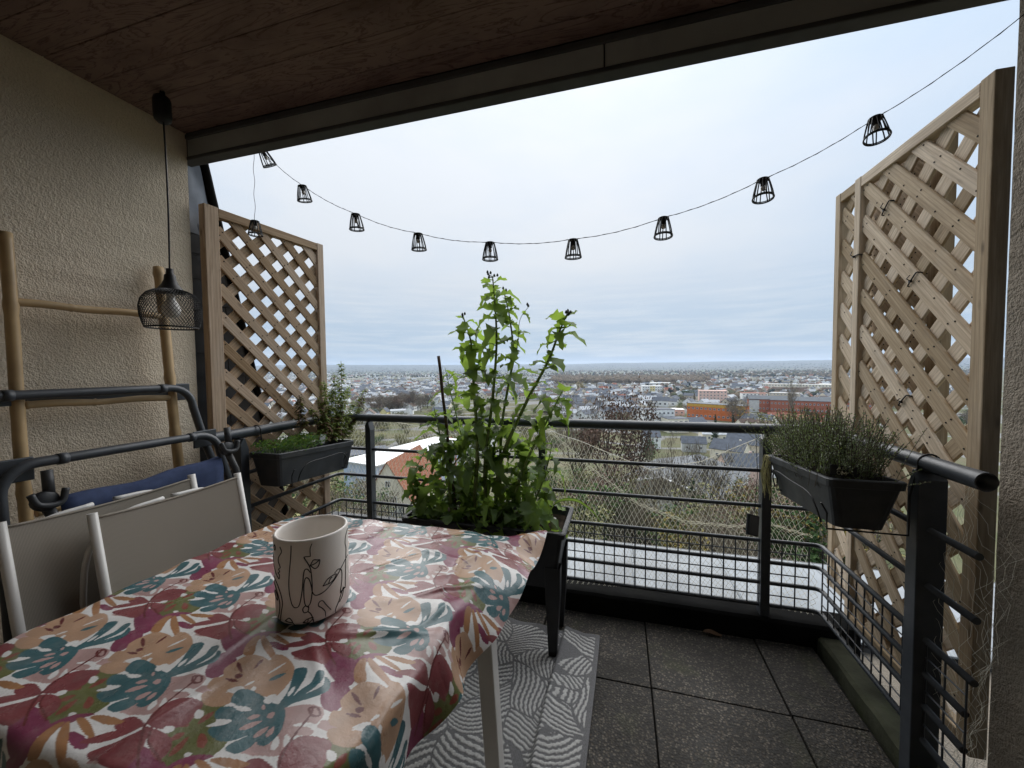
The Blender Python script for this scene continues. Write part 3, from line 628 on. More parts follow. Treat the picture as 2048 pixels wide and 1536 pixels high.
# drawing given on the visible front: (s across -1..1, t up 0..1)
DRAW = [[(.08, .99), (.03, .93), (.03, .85), (.02, .835), (-.1, .84), (-.12, .825), (-.02, .735), (.03, .66), (.05, .52), (.05, .4), (.0, .26), (-.08, .215), (-.14, .25), (-.16, .35), (-.15, .5), (-.1, .575), (-.02, .55), (.03, .46), (.055, .38), (.14, .33), (.35, .345), (.6, .43), (.78, .53), (.9, .60), (.97, .62)],
 [(-.44, .99), (-.46, .85), (-.52, .60), (-.53, .42), (-.47, .26), (-.38, .215), (-.28, .25), (-.2, .42), (-.16, .60), (-.12, .675), (-.05, .68), (.02, .63)],
 [(-.05, .2), (-.13, .225), (-.2, .19), (-.17, .145), (-.08, .15), (-.05, .2), (-.08, .22)], [(-.07, .15), (.0, .11), (.05, .04), (.06, .0)],
 [(.02, .72), (.1, .78), (.2, .77), (.26, .76), (.22, .69), (.13, .67), (.02, .72)], [(.02, .72), (.13, .73), (.24, .76)],
 [(.32, .42), (.46, .49), (.66, .50), (.55, .43), (.32, .42)], [(.46, .425), (.5, .47), (.56, .485)],
 [(.62, .52), (.72, .545), (.80, .50), (.80, .38), (.77, .28), (.75, .22), (.79, .235), (.82, .22), (.86, .245), (.88, .24), (.9, .42), (.915, .6), (.93, .74), (.91, .82), (.93, .91), (.985, .97)],
 [(.36, .02), (.35, .09), (.27, .15), (.19, .19), (.22, .235), (.3, .235), (.38, .17), (.5, .075)], [(.62, .0), (.62, .05), (.70, .12), (.77, .2), (.84, .26), (.8, .16), (.72, .11)],
 [(-.2, .02), (-.1, .055), (.05, .06), (-.05, .01), (-.2, .02)], [(-.09, .02), (-.07, .055)], [(-.66, .04), (-.55, .08), (-.47, .03), (-.58, .03), (-.66, .04)],
 [(-.74, .96), (-.70, .9), (-.78, .83), (-.80, .77), (-.75, .70), (-.80, .67), (-.77, .64), (-.82, .62), (-.78, .6), (-.80, .545), (-.90, .61), (-.96, .70), (-.98, .8)],
 [(-.93, .92), (-.90, .955), (-.87, .92), (-.90, .885), (-.93, .92)],
 [(-.97, .52), (-.86, .47), (-.76, .36), (-.72, .25), (-.76, .14), (-.80, .02)], [(-.98, .46), (-.88, .38), (-.80, .25), (-.82, .12), (-.87, .03)], [(-.97, .33), (-.93, .36), (-.87, .32), (-.86, .26), (-.92, .28), (-.97, .33)], [(-.47, .03), (-.42, .0)]]
fa = math.atan2(-PC.y, -PC.x)
def onpot(s, t):
    a = fa-R_(5)+math.asin(max(-1, min(1, s)))*1.0
    return PC+Vector((math.cos(a)*(PR+.0003), math.sin(a)*(PR+.0003), .006+t*(PH-.014)))
db = MB()
for pl in DRAW:
    sp = smoothpath([(s, t, 0) for s, t in pl], 5); db.tube([onpot(p.x, p.y) for p in sp], .00125, 4)
db.build('line_drawing', M_['ink'], pot)
# ================================================================ chairs
def mesh_textile(name, col):
    a = NM(name); v = a.coord(rnd=False); w1 = a.n('ShaderNodeTexWave', bands_direction='Y'); w2 = a.n('ShaderNodeTexWave', bands_direction='Z')
    for w in (w1, w2): w.inputs['Scale'].default_value = 120; a.l(v, w.inputs[0])
    x = a.n('ShaderNodeMath', operation='MULTIPLY'); a.l(w1.outputs[1], x.inputs[0]); a.l(w2.outputs[1], x.inputs[1])
    c = a.mix(a.rng(x.outputs[0], .1, .7), mul(col, .6), mul(col, 1.15)); c = a.mix(a.rng(a.noise(v, 4, 4), .35, .75, 0, .35), c, mul(col, .7)); a.set(c, .8, 0, .2); a.bump(x.outputs[0], .3, .001); return a.m
M_['taupe'] = mesh_textile('taupe_mesh_textile', (.36, .325, .275))
def sheet(b, pts_a, pts_b, n=12, sag=0., nrm=Vector((1, 0, 0)), mi=0):
    """cloth stretched between two rails given as point lists"""
    m = len(pts_a); vs = []
    for i in range(m):
        for k in range(n+1): t = k/n; vs.append(Vector(pts_a[i]).lerp(Vector(pts_b[i]), t)+nrm*sag*math.sin(math.pi*t))
    b.add(vs, [(i*(n+1)+k, i*(n+1)+k+1, (i+1)*(n+1)+k+1, (i+1)*(n+1)+k) for i in range(m-1) for k in range(n)], mi, True)
def chair(label, y0, y1, xt, xs, zt, dip):
    """folding chair: textile back between two slanted flat posts, seat folded up in front, curved arms"""
    c = empty('folding_chair', (xs, (y0+y1)/2, 0)); tag(c, label, 'chair', 'folding garden chairs behind the table')
    def bx(z): return xt+(xs-xt)*(zt-z)/zt
    for yy in (y0, y1):
        b = MB(); pts = [(bx(z), yy, z) for z in (zt+.004, zt-.3, .45, .02)]
        b.tube(pts, [.0125, .0125, .0125, .0125], 8); b.build('back_post', M_['white'], c)
    b = MB(); zs = np.linspace(zt-.006, .42, 10)
    sheet(b, [(bx(z)+.006, y0, z) for z in zs], [(bx(z)+.006, y1, z) for z in zs], 14, -.012)
    k = 15
    for i in range(k): x, y, z = b.v[i]; b.v[i] = (x, y, z-dip*math.sin(math.pi*i/14))
    br = b.build('back_rest', M_['taupe'], c); hm_ = MB(); hm_.tube([Vector(b.v[i])+Vector((0, 0, -.004)) for i in range(15)], .0042, 6); hm_.tube([Vector(b.v[i])+Vector((.003, 0, -.03)) for i in range(15)], .0009, 4); hm_.build('hem', M_['taupe'], br)
    b = MB(); sheet(b, [(xs+.02, y0+.01, .44), (xs+.05, y0+.01, .47)], [(xs+.02, y1-.01, .44), (xs+.05, y1-.01, .47)], 8); b.build('seat', M_['taupe'], c)
    for yy, s in ((y0-.018, -1), (y1+.0, 1)):
        b = MB(); b.tube(smoothpath([(xt-.035, yy, zt-.32), (xt-.03, yy-.02*s, zt-.12), (xt-.03, yy-.10*s, zt-.035), (xt-.03, yy-.22*s, zt-.02)], 6), .008, 8); b.build('arm', M_['white'], c)
        b = MB(); b.tube([(xt-.03, yy, .62), (xs+.03, yy, .02)], .011, 8); b.build('leg', M_['white'], c)
    return c
chair('taupe mesh folding chair with white frame nearest the table', .742, 1.19, -1.50, -1.33, .948, .012)
chair('taupe mesh folding chair behind the other, farther left', .600, 1.075, -1.585, -1.40, .968, .014)
# ================================================================ folded loungers
def lounger(label, x0, zt, y0, y1, lean, blue_z):
    c = empty('folding_lounger', (x0+.12, (y0+y1)/2, 0)); tag(c, label, 'lounger', 'folded loungers leaning on the left wall')
    def X(z): return x0+(zt-z)*lean
    r = .0158; rb = .085; pts = [(X(.03), y0-.01, .03), (X(zt-rb), y0, zt-rb)]
    for k in range(1, 7): a = math.pi/2*k/6; pts.append((X(zt-rb+rb*math.sin(a)), y0+rb-rb*math.cos(a), zt-rb+rb*math.sin(a)))
    for k in range(0, 7): a = math.pi/2*k/6; pts.append((X(zt-rb+rb*math.cos(a)), y1-rb+rb*math.sin(a), zt-rb+rb*math.cos(a)))
    pts += [(X(zt-.25), y1+.035, zt-.25), (X(zt-.42), y1+.085, zt-.42), (X(.03), y1+.10, .03)]
    MB().tube(pts, r, 12).build('tube_frame', M_['steel2'], c)
    # dark textile headrest whose corners show behind the bends
    b = MB(); zs = np.linspace(zt+.012, blue_z-.02, 8); sheet(b, [(X(z)-.03, y0-.01, z) for z in zs[:2]], [(X(z)-.03, y1+.012, z) for z in zs[:2]], 8); 
    b.build('headrest', M_['steel2'], c)
    MB().box((X(zt-.03)-.035, y1-.035, zt-.02), (.008, .10, .075)).build('corner_plate', M_['steel2'], c, None, .004)
    MB().box((X(zt-.03)-.035, y0+.03, zt-.02), (.008, .12, .075)).build('corner_plate', M_['steel2'], c, None, .004)
    for yy in (y0+.14, y1-.115): MB().tube([(X(zt)-.0, yy-.012, zt), (X(zt), yy+.012, zt)], r*1.18, 12).build('sleeve', M_['steel2'], c)
    return c, X
c1, X1 = lounger('rear folded lounger with taller dark tube frame against the wall', -1.872, 1.297, .60, 1.285, .07, 1.0)
c2, X2 = lounger('front folded lounger with blue fabric and lower dark tube frame', -1.775, 1.085, .672, 1.325, .07, .9)
b = MB(); path = [(-1.70, -.005), (-1.675, .012), (-1.652, .006), (-1.645, -.03), (-1.648, -.10), (-1.66, -.22), (-1.66, -.45)]
ys = np.linspace(.745, 1.245, 14); vs = []
for i, yy in enumerate(ys):
    zc = .968+.0+.012*math.sin(i*.9)*.4-.012*math.sin(math.pi*i/13)+.02*(i/13)
    for x, dz in path: vs.append((x+.004*math.sin(i*1.3), yy, zc+dz))
n = len(path); b.add(vs, [(i*n+k, (i+1)*n+k, (i+1)*n+k+1, i*n+k+1) for i in range(13) for k in range(n-1)], 0, True)
o = b.build('sling_fabric', M_['blue'], c2); so_ = o.modifiers.new('solid', 'SOLIDIFY'); so_.thickness = .004
for yy, zz in ((.715, .985), (1.27, 1.03)):
    b = MB(); C = Vector((-1.655, yy, zz)); b.lathe([(0, -.014), (.026, -.014), (.03, -.008), (.03, .008), (.026, .014), (0, .014)], 16, C, 0, True, Matrix.Rotation(math.pi/2, 3, 'Y'))
    b.tube([C+Vector((0, .01, .02)), C+Vector((-.01, .012, .09))], .013, 10); b.tube([C+Vector((.0, .0, -.01)), C+Vector((.01, .03, -.10)), C+Vector((.02, .06, -.35))], .014, 10)
    b.tube(smoothpath([C+Vector((.015, -.035, .03)), C+Vector((.02, -.02, -.005)), C+Vector((.02, .025, -.01)), C+Vector((.015, .04, .03))], 5), .009, 8); b.build('hinge_bracket', M_['greyp'], c2)
# ================================================================ bamboo ladder
lad = empty('bamboo_ladder', (-1.85, 1.0, 0)); tag(lad, 'bamboo ladder towel rack leaning on the beige wall', 'ladder')
def cane(a, b, r, nodes, name):
    A, B = Vector(a), Vector(b); pts = []; rr = []; n = 60
    for i in range(n+1):
        t = i/n; pts.append(A.lerp(B, t)+Vector((.002*math.sin(t*9), .003*math.sin(t*7+r*100), .002*math.sin(t*11)))); k = min(abs(t-q) for q in nodes); rr.append(r*(1+.17*math.exp(-(k/.006)**2)-.04*math.exp(-((k-.018)/.008)**2)))
    MB().tube(pts, rr, 12).build(name, M_['bamboo'], lad)
cane((-1.955, .788, 1.833), (-1.80, .752, .0), .0165, (.13, .31, .47, .58, .75, .9), 'pole'); cane((-1.955, 1.226, 1.828), (-1.80, 1.235, .0), .0185, (.02, .27, .4, .55, .7, .88), 'pole')
def px_(z): return -1.955+(1.833-z)/1.833*.155
for z, dz, nd in ((1.604, .008, (.33, .9)), (1.262, -.006, (.02, .42)), (.9, .004, (.5,)), (.52, 0, (.3, .8))): cane((px_(z), .785, z), (px_(z), 1.228, z+dz), .0135, nd, 'rung')
# ================================================================ pendant lamp
PX, PY = -1.785, 1.163
pen = empty('pendant_lamp', (PX, PY, Z_C)); tag(pen, 'black wire-mesh pendant lamp hanging from the ceiling by the left wall', 'pendant lamp')
b = MB(); b.tube(smoothpath([(PX-.005, PY, 2.502), (PX-.004, PY, 2.49), (PX+.012, PY, 2.497), (PX+.016, PY, 2.47), (PX+.012, PY, 2.44)], 6), .0035, 6); b.build('hook', M_['black'], pen)
b = MB(); b.lathe([(0, .0), (.018, .002), (.028, .012), (.03, .03), (.03, .085), (.027, .10), (.018, .108), (0, .11)], 24, (PX, PY, 2.375)); b.build('battery_case', M_['black'], pen)
b = MB(); b.tube(smoothpath([(PX+.004, PY, 2.376), (PX+.008, PY, 2.2), (PX+.004, PY+.002, 2.0), (PX, PY, 1.79)], 8), .0032, 6); b.build('cord', M_['black'], pen)
b = MB(); b.lathe([(.004, .098), (.012, .096), (.013, .075), (.019, .07), (.021, .05), (.028, .032), (.042, .012), (.048, .0), (.044, -.004), (0, -.004)], 28, (PX, PY, 1.695)); b.build('lamp_cap', M_['black'], pen)
def srad(t):                                             # shade profile, t 0 bottom .. 1 top
    P = [(0, .085, 1.548), (.12, .092, 1.566), (.3, .099, 1.597), (.5, .101, 1.632), (.68, .094, 1.664), (.83, .077, 1.688), (.93, .058, 1.70), (1, .040, 1.705)]
    return float(np.interp(t, [p[0] for p in P], [p[1] for p in P])), float(np.interp(t, [p[0] for p in P], [p[2] for p in P]))
b = MB(); nw = 52
for s in (1, -1):
    for k in range(nw):
        pts = []
        for i in range(19):
            t = i/18; r, z = srad(t); a = 2*math.pi*k/nw+s*t*1.25; pts.append((PX+r*math.cos(a), PY+r*math.sin(a), z))
        b.tube(pts, .00095, 3, caps=False, smooth=False)
for t in (0, .02): r, z = srad(t); b.tube([(PX+r*math.cos(a), PY+r*math.sin(a), z) for a in np.linspace(0, 2*math.pi, 49)[:-1]], .0018, 5, closed=True)
b.build('mesh_shade', M_['black'], pen)
gm_ = NM('frosted_bulb'); gm_.set((.75, .72, .66), .15, 0, .6); 
b = MB(); b.lathe([(0, -.10), (.02, -.096), (.03, -.08), (.032, -.065), (.026, -.045), (.015, -.025), (.013, -.002)], 20, (PX, PY, 1.69)); b.build('bulb', gm_.m, pen)
# cord tied from the shade to the trellis
# ================================================================ string lights
sg = empty('string_light', (-1.6, 1.5, 2.34)); tag(sg, 'string of ten black basket lamps sagging across the opening', 'string lights')
LM = [(524, 300, 1.50, 28), (604, 370, 1.50, 9), (711, 427, 1.50, 4), (836, 466, 1.50, 4), (980, 484, 1.50, 0), (1146, 478, 1.50, 1), (1327, 435, 1.50, -5), (1526, 358, 1.50, -8), (1751, 236, 1.47, -12)]
tops = [at(px, py, 1, Y) for px, py, Y, _ in LM]
b = MB(); cable = [Vector((-1.66, 1.47, 2.352))]+[]
for A, B in zip(tops, tops[1:]+[at(2052, 26, 1, 1.30)]):
    for k in range(14):
        t = k/14; p = A.lerp(B, t); p.z -= .012*4*t*(1-t); cable.append(p)
cable.append(at(2052, 26, 1, 1.30))
b.tube(cable[1:], .0011, 5, caps=False)
dv = MB(); tw = []
L0 = cable[1:]
for i, p in enumerate(L0): tw.append(p+Vector((0, .0012*math.sin(i*2), .0016*math.cos(i*2))))
b.tube(tw, .0009, 4, caps=False); b.build('cable', M_['black'], sg)
v0 = at(507, 300, 1, 1.50); v1 = at(510, 441, 1, 1.50)
b = MB(); b.tube([v0.lerp(v1, k/16)+Vector((.004*math.sin(k*1.1), 0, 0)) for k in range(17)], .0011, 5); b.build('cable', M_['black'], sg)
b = MB(); b.tube([v0+Vector((.0, 0, .0)), v0+Vector((.01, 0, .05))], .003, 6); b.build('hook', M_['black'], sg)
sh_ = MB(); H_ = .069; RB, RTp = .0325, .018
def prof_r(t): return RTp+(RB-RTp)*(1-(1-t)**1.25)
for k in range(13):
    a = 2*math.pi*k/13; a2 = a+.16*math.sin(k*2.3); sh_.tube([(prof_r(t)*math.cos(a+(a2-a)*t), prof_r(t)*math.sin(a+(a2-a)*t), -.004-t*H_) for t in (0, .2, .45, .7, 1)], .0019, 5)
for t, rr_ in ((1, .0026), (0, .0022), (.93, .0018)): sh_.tube([(prof_r(t)*math.cos(a), prof_r(t)*math.sin(a), -.004-t*H_) for a in np.linspace(0, 2*math.pi, 29)[:-1]], rr_, 5, closed=True)
sh_.lathe([(0, -.001), (.016, -.002), (.018, -.006), (.009, -.01), (.008, -.026), (0, -.028)], 12); sh_me = sh_.mesh('lamp_shade', M_['black'])
bl_ = MB(); bl_.lathe([(0, -.045), (.006, -.043), (.0085, -.036), (.007, -.029), (.005, -.026)], 10); bl_me = bl_.mesh('bulb', gm_.m)
for (p, (_, _, _, tl), sc) in list(zip(tops, LM, [1]*9))+[(v1, (0, 0, 0, 0), 1.0)]:
    M0 = Matrix.Translation(p) @ Matrix.Rotation(R_(tl), 4, RT) @ Matrix.Rotation(R_(tl*-.5), 4, FW) @ Matrix.Rotation(random.uniform(0, 6), 4, 'Z') @ Matrix.Scale(.95, 4)
    o = put('lamp_shade', sh_me, sg, M0); put('bulb', bl_me, o)
# ================================================================ rug
def rug():
    x0, x1, y0, y1 = -1.25, -.105, .72, 1.945; nx, ny = 400, 420
    U, V = np.meshgrid(np.linspace(x0, x1, nx), np.linspace(y0, y1, ny)); rs = np.random.default_rng(5)
    S = np.stack([rs.uniform(x0, x1, 46), rs.uniform(y0, y1, 46)], 1); AN = rs.uniform(0, np.pi, 46); CV = rs.uniform(-2.5, 2.5, 46)
    P = np.stack([U.ravel(), V.ravel()], 1); w = P+.018*np.stack([np.sin(P[:, 1]*23), np.sin(P[:, 0]*21+1)], 1)
    d = ((w[:, None]-S[None])**2*np.array([1, 1.]))**.5; d = np.hypot(d[..., 0], d[..., 1]); o = np.argpartition(d, 1, 1)[:, :2]; o = np.where(np.take_along_axis(d, o, 1)[:, :1] <= np.take_along_axis(d, o, 1)[:, 1:], o, o[:, ::-1]); k = o[:, 0]; edge = np.take_along_axis(d, o, 1); gap = (edge[:, 1]-edge[:, 0]).reshape(U.shape)
    q = w-S[k]; a = AN[k]; al = q[:, 0]*np.cos(a)+q[:, 1]*np.sin(a); ac = -q[:, 0]*np.sin(a)+q[:, 1]*np.cos(a)
    ph = (ac+CV[k]*al**2)/(.0205*(1+al*1.2))+.07*np.sin(al*260+q[:, 0]*90)
    st = (np.abs((ph % 1)-.5) < .26).reshape(U.shape)&(gap > .007)
    border = np.minimum(np.minimum(x1-U, U-x0), np.minimum(y1-V, V-y0)) < .022; st &= ~border
    tuft = rs.uniform(0, 1, U.shape)
    base = np.array([.165, .165, .17]); wht = np.array([.5, .5, .49]); C = np.where(st[..., None], wht*(.8+.3*tuft[..., None]), base*(.85+.3*tuft[..., None]))
    fr = x1-.145+.012*np.sin(V*3); ridge = .030*np.exp(-((U-fr)/.020)**2)*(1+.2*np.sin(V*6))+.018*np.exp(-((U-fr-.035)/.03)**2)
    far = np.clip((V-(y1-.09))/.09, 0, 1); Z = .006+ridge+.0025*st*(.6+.6*tuft)+.0012*np.sin(U*700)*np.sin(V*500)+.012*far**2*np.sin(U*14+1)**2+.006*np.sin(U*5+V*4)**2
    X = U-.018*np.exp(-((U-fr)/.03)**2)-.012*np.sin(V*2.2); Yv = V+.012*np.sin(U*6)-.018*np.exp(-((U-fr-.05)/.05)**2)*far
    i = np.arange(nx*ny).reshape(ny, nx); Fq = np.stack([i[:-1, :-1], i[:-1, 1:], i[1:, 1:], i[1:, :-1]], -1).reshape(-1, 4)
    me = npmesh('rug', np.stack([X, Yv, Z], -1).reshape(-1, 3), Fq, colmat('woven_rug', .95, .05, .3, 260), True, C.reshape(-1, 3)); o = put('outdoor_rug', me); s = o.modifiers.new('solid', 'SOLIDIFY'); s.thickness = .006; s.offset = -1
    tag(o, 'grey and white outdoor rug with leaf-stripe pattern, rucked beside the table', 'rug')
rug()
# ================================================================ solar panel, small debris
sp = empty('solar_panel', (.642, 2.13, .6)); tag(sp, 'small black solar panel hanging on a cord before the railing', 'solar panel')
Msp = Matrix.Translation(at(1505, 1050, 1, 2.13)) @ Matrix.Rotation(R_(28), 4, 'Z') @ Matrix.Rotation(R_(18), 4, 'Y') @ Matrix.Rotation(R_(-14), 4, 'X')
MB().box((0, 0, 0), (.07, .014, .10)).build('panel_case', M_['blackp'], sp, Msp, .004); MB().box((0, -.0085, 0), (.058, .003, .086)).build('solar_cell', M_['slate'], sp, Msp)
t0 = at(1512, 866, 1, 2.16)
MB().tube([t0, t0+Vector((0, -.03, -.2)), at(1509, 1025, 1, 2.13)], .0016, 5).build('cord', M_['black'], sp)
b = MB(); b.tube(smoothpath([t0+Vector((.02, 0, .02)), at(1545, 930, 1, 2.14), at(1590, 1010, 1, 2.13), at(1622, 1080, 1, 2.14)], 8), .0014, 5); b.build('cord', M_['black'], sp)
dl = leafmat('dead_leaf', (.12, .06, .03), (.2, .11, .06), .1)
for i, (px, py, lb) in enumerate(((1640, 1290, 'dry brown leaf on the floor by the right front corner'), (1425, 1268, 'thin dry leaf on the floor below the front rail'))):
    c = at(px, py, 2, .004); b = MB(); n = 8; vs = []
    for k in range(n+1):
        t = k/n; wv = .022*math.sin(math.pi*t)**.7; cz = .006+.006*math.sin(t*5)
        vs += [c+Vector((.09*(t-.5), -wv*.7, cz)), c+Vector((.09*(t-.5), 0, cz*.5)), c+Vector((.09*(t-.5), wv*.7, cz+.003))]
    b.add(vs, [(k*3+j, k*3+j+1, k*3+j+4, k*3+j+3) for k in range(n) for j in range(2)], 0, True); tag(b.build('dead_leaf', dl), lb, 'leaf')
# ================================================================ plants and planters
M_['leafA'] = leafmat('sowthistle_leaf', (.085, .15, .042), (.13, .21, .068), .5)
M_['leafB'] = leafmat('sowthistle_dark_leaf', (.095, .155, .06), (.14, .21, .085), .55)
M_['leafY'] = leafmat('sowthistle_young_leaf', (.15, .25, .045), (.21, .31, .075), .52)
M_['stem'] = leafmat('green_stem', (.24, .32, .13), (.30, .38, .17), .3)
M_['bud'] = plain('dark_bud', (.03, .04, .02), .6, .4, 60)
M_['thyme'] = leafmat('thyme_leaf', (.11, .145, .075), (.175, .21, .115), .35)
M_['twig'] = plain('woody_thyme_stem', (.06, .045, .03), .8, .3)
M_['parsley'] = leafmat('parsley_leaf', (.03, .085, .022), (.06, .14, .035), .3)
M_['mint'] = leafmat('mint_leaf', (.15, .20, .055), (.24, .27, .09), .35)
M_['dry'] = leafmat('dried_leaf', (.075, .04, .022), (.13, .075, .04), .15)
def leaf_data(name, ln, wd, lobes, droop, fold, mat, seed):
    """toothed, lobed leaf along +X bending down, folded along its midrib"""
    r = random.Random(seed); n = lobes*2+2; vs = []
    for i in range(n+1):
        t = i/n; env = math.sin(math.pi*min(1, t*.93+.06))**.7*(1-.35*t); k = 1 if i % 2 else .62
        w = wd*env*k*r.uniform(.8, 1.2)*(0 if i == n else 1); a = droop*t*t; x = ln*t*math.cos(a*.6); z = -ln*t*math.sin(a)+.006*math.sin(t*9+seed)
        sh = .10*ln*(1 if i % 2 else 0); wl = w*r.uniform(.85, 1.15)
        vs += [(x+sh*.5, -wl*math.cos(fold), z+wl*math.sin(fold)+.004*math.sin(i*2.3+seed)), (x, 0, z), (x+sh*.5, w*math.cos(fold), z+w*math.sin(fold)+.004*math.cos(i*2.1+seed))]
    b = MB(); b.add(vs, [(k*3+j, k*3+j+1, k*3+j+4, k*3+j+3) for k in range(n) for j in range(2)], 0, True); return b.mesh(name, mat)
LV = {k: [leaf_data('leaf', .118*s, .050*s*w, lo, dr, fo, M_[k], i*7+h) for i, (s, w, lo, dr, fo) in enumerate(((1, 1.1, 3, .5, .25), (1.1, .95, 3, .8, .35), (.85, 1.3, 2, .3, .15), (1.1, .85, 4, 1.0, .45), (.75, 1.2, 3, .1, .3)))] for h, k in enumerate(('leafA', 'leafB', 'leafY'))}
def place_leaf(p, az, pitch, sc, kind, parent, roll=0):
    Mx = Matrix.Translation(p) @ Matrix.Rotation(az, 4, 'Z') @ Matrix.Rotation(-pitch, 4, 'Y') @ Matrix.Rotation(roll, 4, 'X') @ Matrix.Scale(sc, 4)
    return put('leaf', random.choice(LV[kind]), parent, Mx)
def trough(root, x0, x1, y0, y1, z0, z1, tp, m, rim=.014, dz=0, name='box'):
    """tapered open trough; dz lowers the far end"""
    b = MB(); cx, cy = (x0+x1)/2, (y0+y1)/2; hx, hy = (x1-x0)/2, (y1-y0)/2; rc = .022
    def ring(s, z, gx=0):
        o = []
        for sx, sy, a0 in ((1, 1, 0), (-1, 1, 90), (-1, -1, 180), (1, -1, 270)):
            for k in range(4):
                a = R_(a0+30*k); x = cx+sx*(hx*1-rc-tp*s+gx)+rc*math.cos(a); y = cy+sy*(hy-rc-tp*s+gx)+rc*math.sin(a); o.append((x, y, z-dz*(y-y0)/(y1-y0)))
        return o
    R = [ring(1, z0), ring(.02, z1-.03), ring(.02, z1-.028, rim*.8), ring(0, z1-.004, rim), ring(0, z1, rim*.7), ring(0, z1, -.004), ring(.1, z1-.02, -.006), ring(.3, z1-.045, -.006)]
    vs = [p for r in R for p in r]; n = 16; fs = [tuple(range(n-1, -1, -1))]
    for i in range(len(R)-1): fs += [(i*n+k, i*n+(k+1) % n, (i+1)*n+(k+1) % n, (i+1)*n+k) for k in range(n)]
    b.add(vs, fs); b.build(name, m, root)
    s = MB(); rs = ring(.3, z1-.04, -.007); s.add([(cx, cy, z1-.03-dz*.5)]+rs, [(0, 1+k, 1+(k+1) % n) for k in range(n)], 0, True); s.build('soil', M_['soil'], root)
# ---- raised planter with legs
pl = empty('raised_planter', (-.65, 1.875, 0)); tag(pl, 'black plastic raised planter on tapered legs behind the table', 'planter')
trough(pl, -1.055, -.25, 1.705, 2.045, .33, .62, .045, M_['blackp'], .016, 0, 'trough')
for sx, x in ((-1, -1.0), (1, -.30)):
    for sy, y in ((-1, 1.755), (1, 1.99)):
        b = MB(); vs = []
        for z, w, o in ((.44, .036, 0), (.30, .034, .0), (.0, .019, .012)): vs += [(x+a*w+sx*o*-.3, y+c*w*.8, z) for a, c in ((-1, -1), (1, -1), (1, 1), (-1, 1))]
        b.add(vs, [(3, 2, 1, 0)][:0]+[(8, 9, 10, 11)][:0]+[(i*4+k, i*4+4+k, i*4+4+(k+1) % 4, i*4+(k+1) % 4) for i in range(2) for k in range(4)]+[(8, 11, 10, 9)]); b.build('leg', M_['blackp'], pl, None, .004)
def stemplant(root, path, r0, kinds, nl, size, droop=(-.2, .9), start=.15, bare=0):
    pts = smoothpath(path, 8); n = len(pts); MB().tube(pts, [max(.0014, r0*(1-.75*i/(n-1))) for i in range(n)], 7).build('stem', M_['stem'], root)
    az = random.uniform(0, 6)
    for k in range(nl):
        t = start+(1-start)*(k+random.uniform(0, .8))/nl; p = pts[min(n-1, int(t*(n-1)))]; az += 2.4+random.uniform(-.5, .5)
        kd = kinds[2] if t > .72 and random.random() < .75 else random.choice(kinds[:2])
        place_leaf(p, az, random.uniform(-droop[1]*.75, -droop[0]+.25) if random.random() < .7 else random.uniform(.1, .7), size*random.uniform(.65, 1.2)*(1.1-.35*t), kd, root, random.uniform(-.5, .5))
    return pts
def buds(root, p, n, spread, r=.006):
    for _ in range(n):
        q = p+Vector((random.uniform(-1, 1)*spread, random.uniform(-1, 1)*spread, random.uniform(-.3, 1)*spread)); b = MB()
        b.lathe([(0, -r*1.2), (r*.8, -r*.8), (r, 0), (r*.7, r*.9), (r*.35, r*1.5), (0, r*1.5)], 7, q); b.tube([p-Vector((0, 0, spread*.4)), q], .001, 4); b.build('flower_bud', M_['bud'], root)
sow = empty('sowthistle_plant', (-.63, 1.88, .58)); tag(sow, 'tall leafy green sowthistle with flower buds growing from the raised planter', 'plant')
def pp(*l): return [at(x, y, 1, Y) for x, y, Y in l]
K = ('leafA', 'leafB', 'leafY')
S1 = stemplant(sow, pp((975, 1050, 1.86), (970, 930, 1.86), (985, 800, 1.85), (993, 690, 1.85), (990, 610, 1.85), (985, 552, 1.85)), .011, K, 42, 1.05); buds(sow, S1[-1], 7, .022)
S2 = stemplant(sow, pp((945, 1050, 1.83), (955, 900, 1.83), (948, 780, 1.83), (943, 690, 1.84), (926, 632, 1.85)), .012, K, 38, 1.1); buds(sow, S2[-1], 4, .015)
S3 = stemplant(sow, pp((990, 1050, 1.88), (1000, 930, 1.88), (1050, 810, 1.86), (1095, 725, 1.85), (1118, 665, 1.84), (1134, 628, 1.84)), .012, K, 28, 1.05, (-.2, 1.0), .3); buds(sow, S3[-1], 6, .018)
S4 = stemplant(sow, pp((1000, 1045, 1.9), (1003, 860, 1.9), (1025, 720, 1.9), (1020, 640, 1.9), (1008, 585, 1.9)), .009, K, 30, .9); buds(sow, S4[-1], 5, .02)
S5 = stemplant(sow, pp((1010, 1050, 1.84), (1050, 930, 1.83), (1095, 840, 1.82), (1130, 772, 1.8)), .009, K, 28, 1.15, (-.1, 1.0), .1)
S6 = stemplant(sow, pp((905, 1050, 1.82), (895, 940, 1.82), (880, 870, 1.82), (868, 815, 1.82)), .009, K, 28, 1.0)
S7 = stemplant(sow, pp((960, 1050, 1.95), (930, 900, 1.97), (905, 800, 1.98), (890, 735, 1.98)), .0065, K, 28, .95)
S8 = stemplant(sow, pp((1030, 1050, 1.8), (1070, 1000, 1.79), (1095, 930, 1.79), (1105, 880, 1.8)), .0065, K, 16, .95)
S9 = stemplant(sow, pp((870, 1055, 1.8), (845, 1000, 1.79), (830, 950, 1.79), (850, 900, 1.8)), .0065, K, 30, .95)
S10 = stemplant(sow, pp((1020, 760, 1.88), (1035, 690, 1.88), (1040, 640, 1.88), (1058, 612, 1.88)), .0022, K, 6, .5); buds(sow, S10[-1], 2, .008)
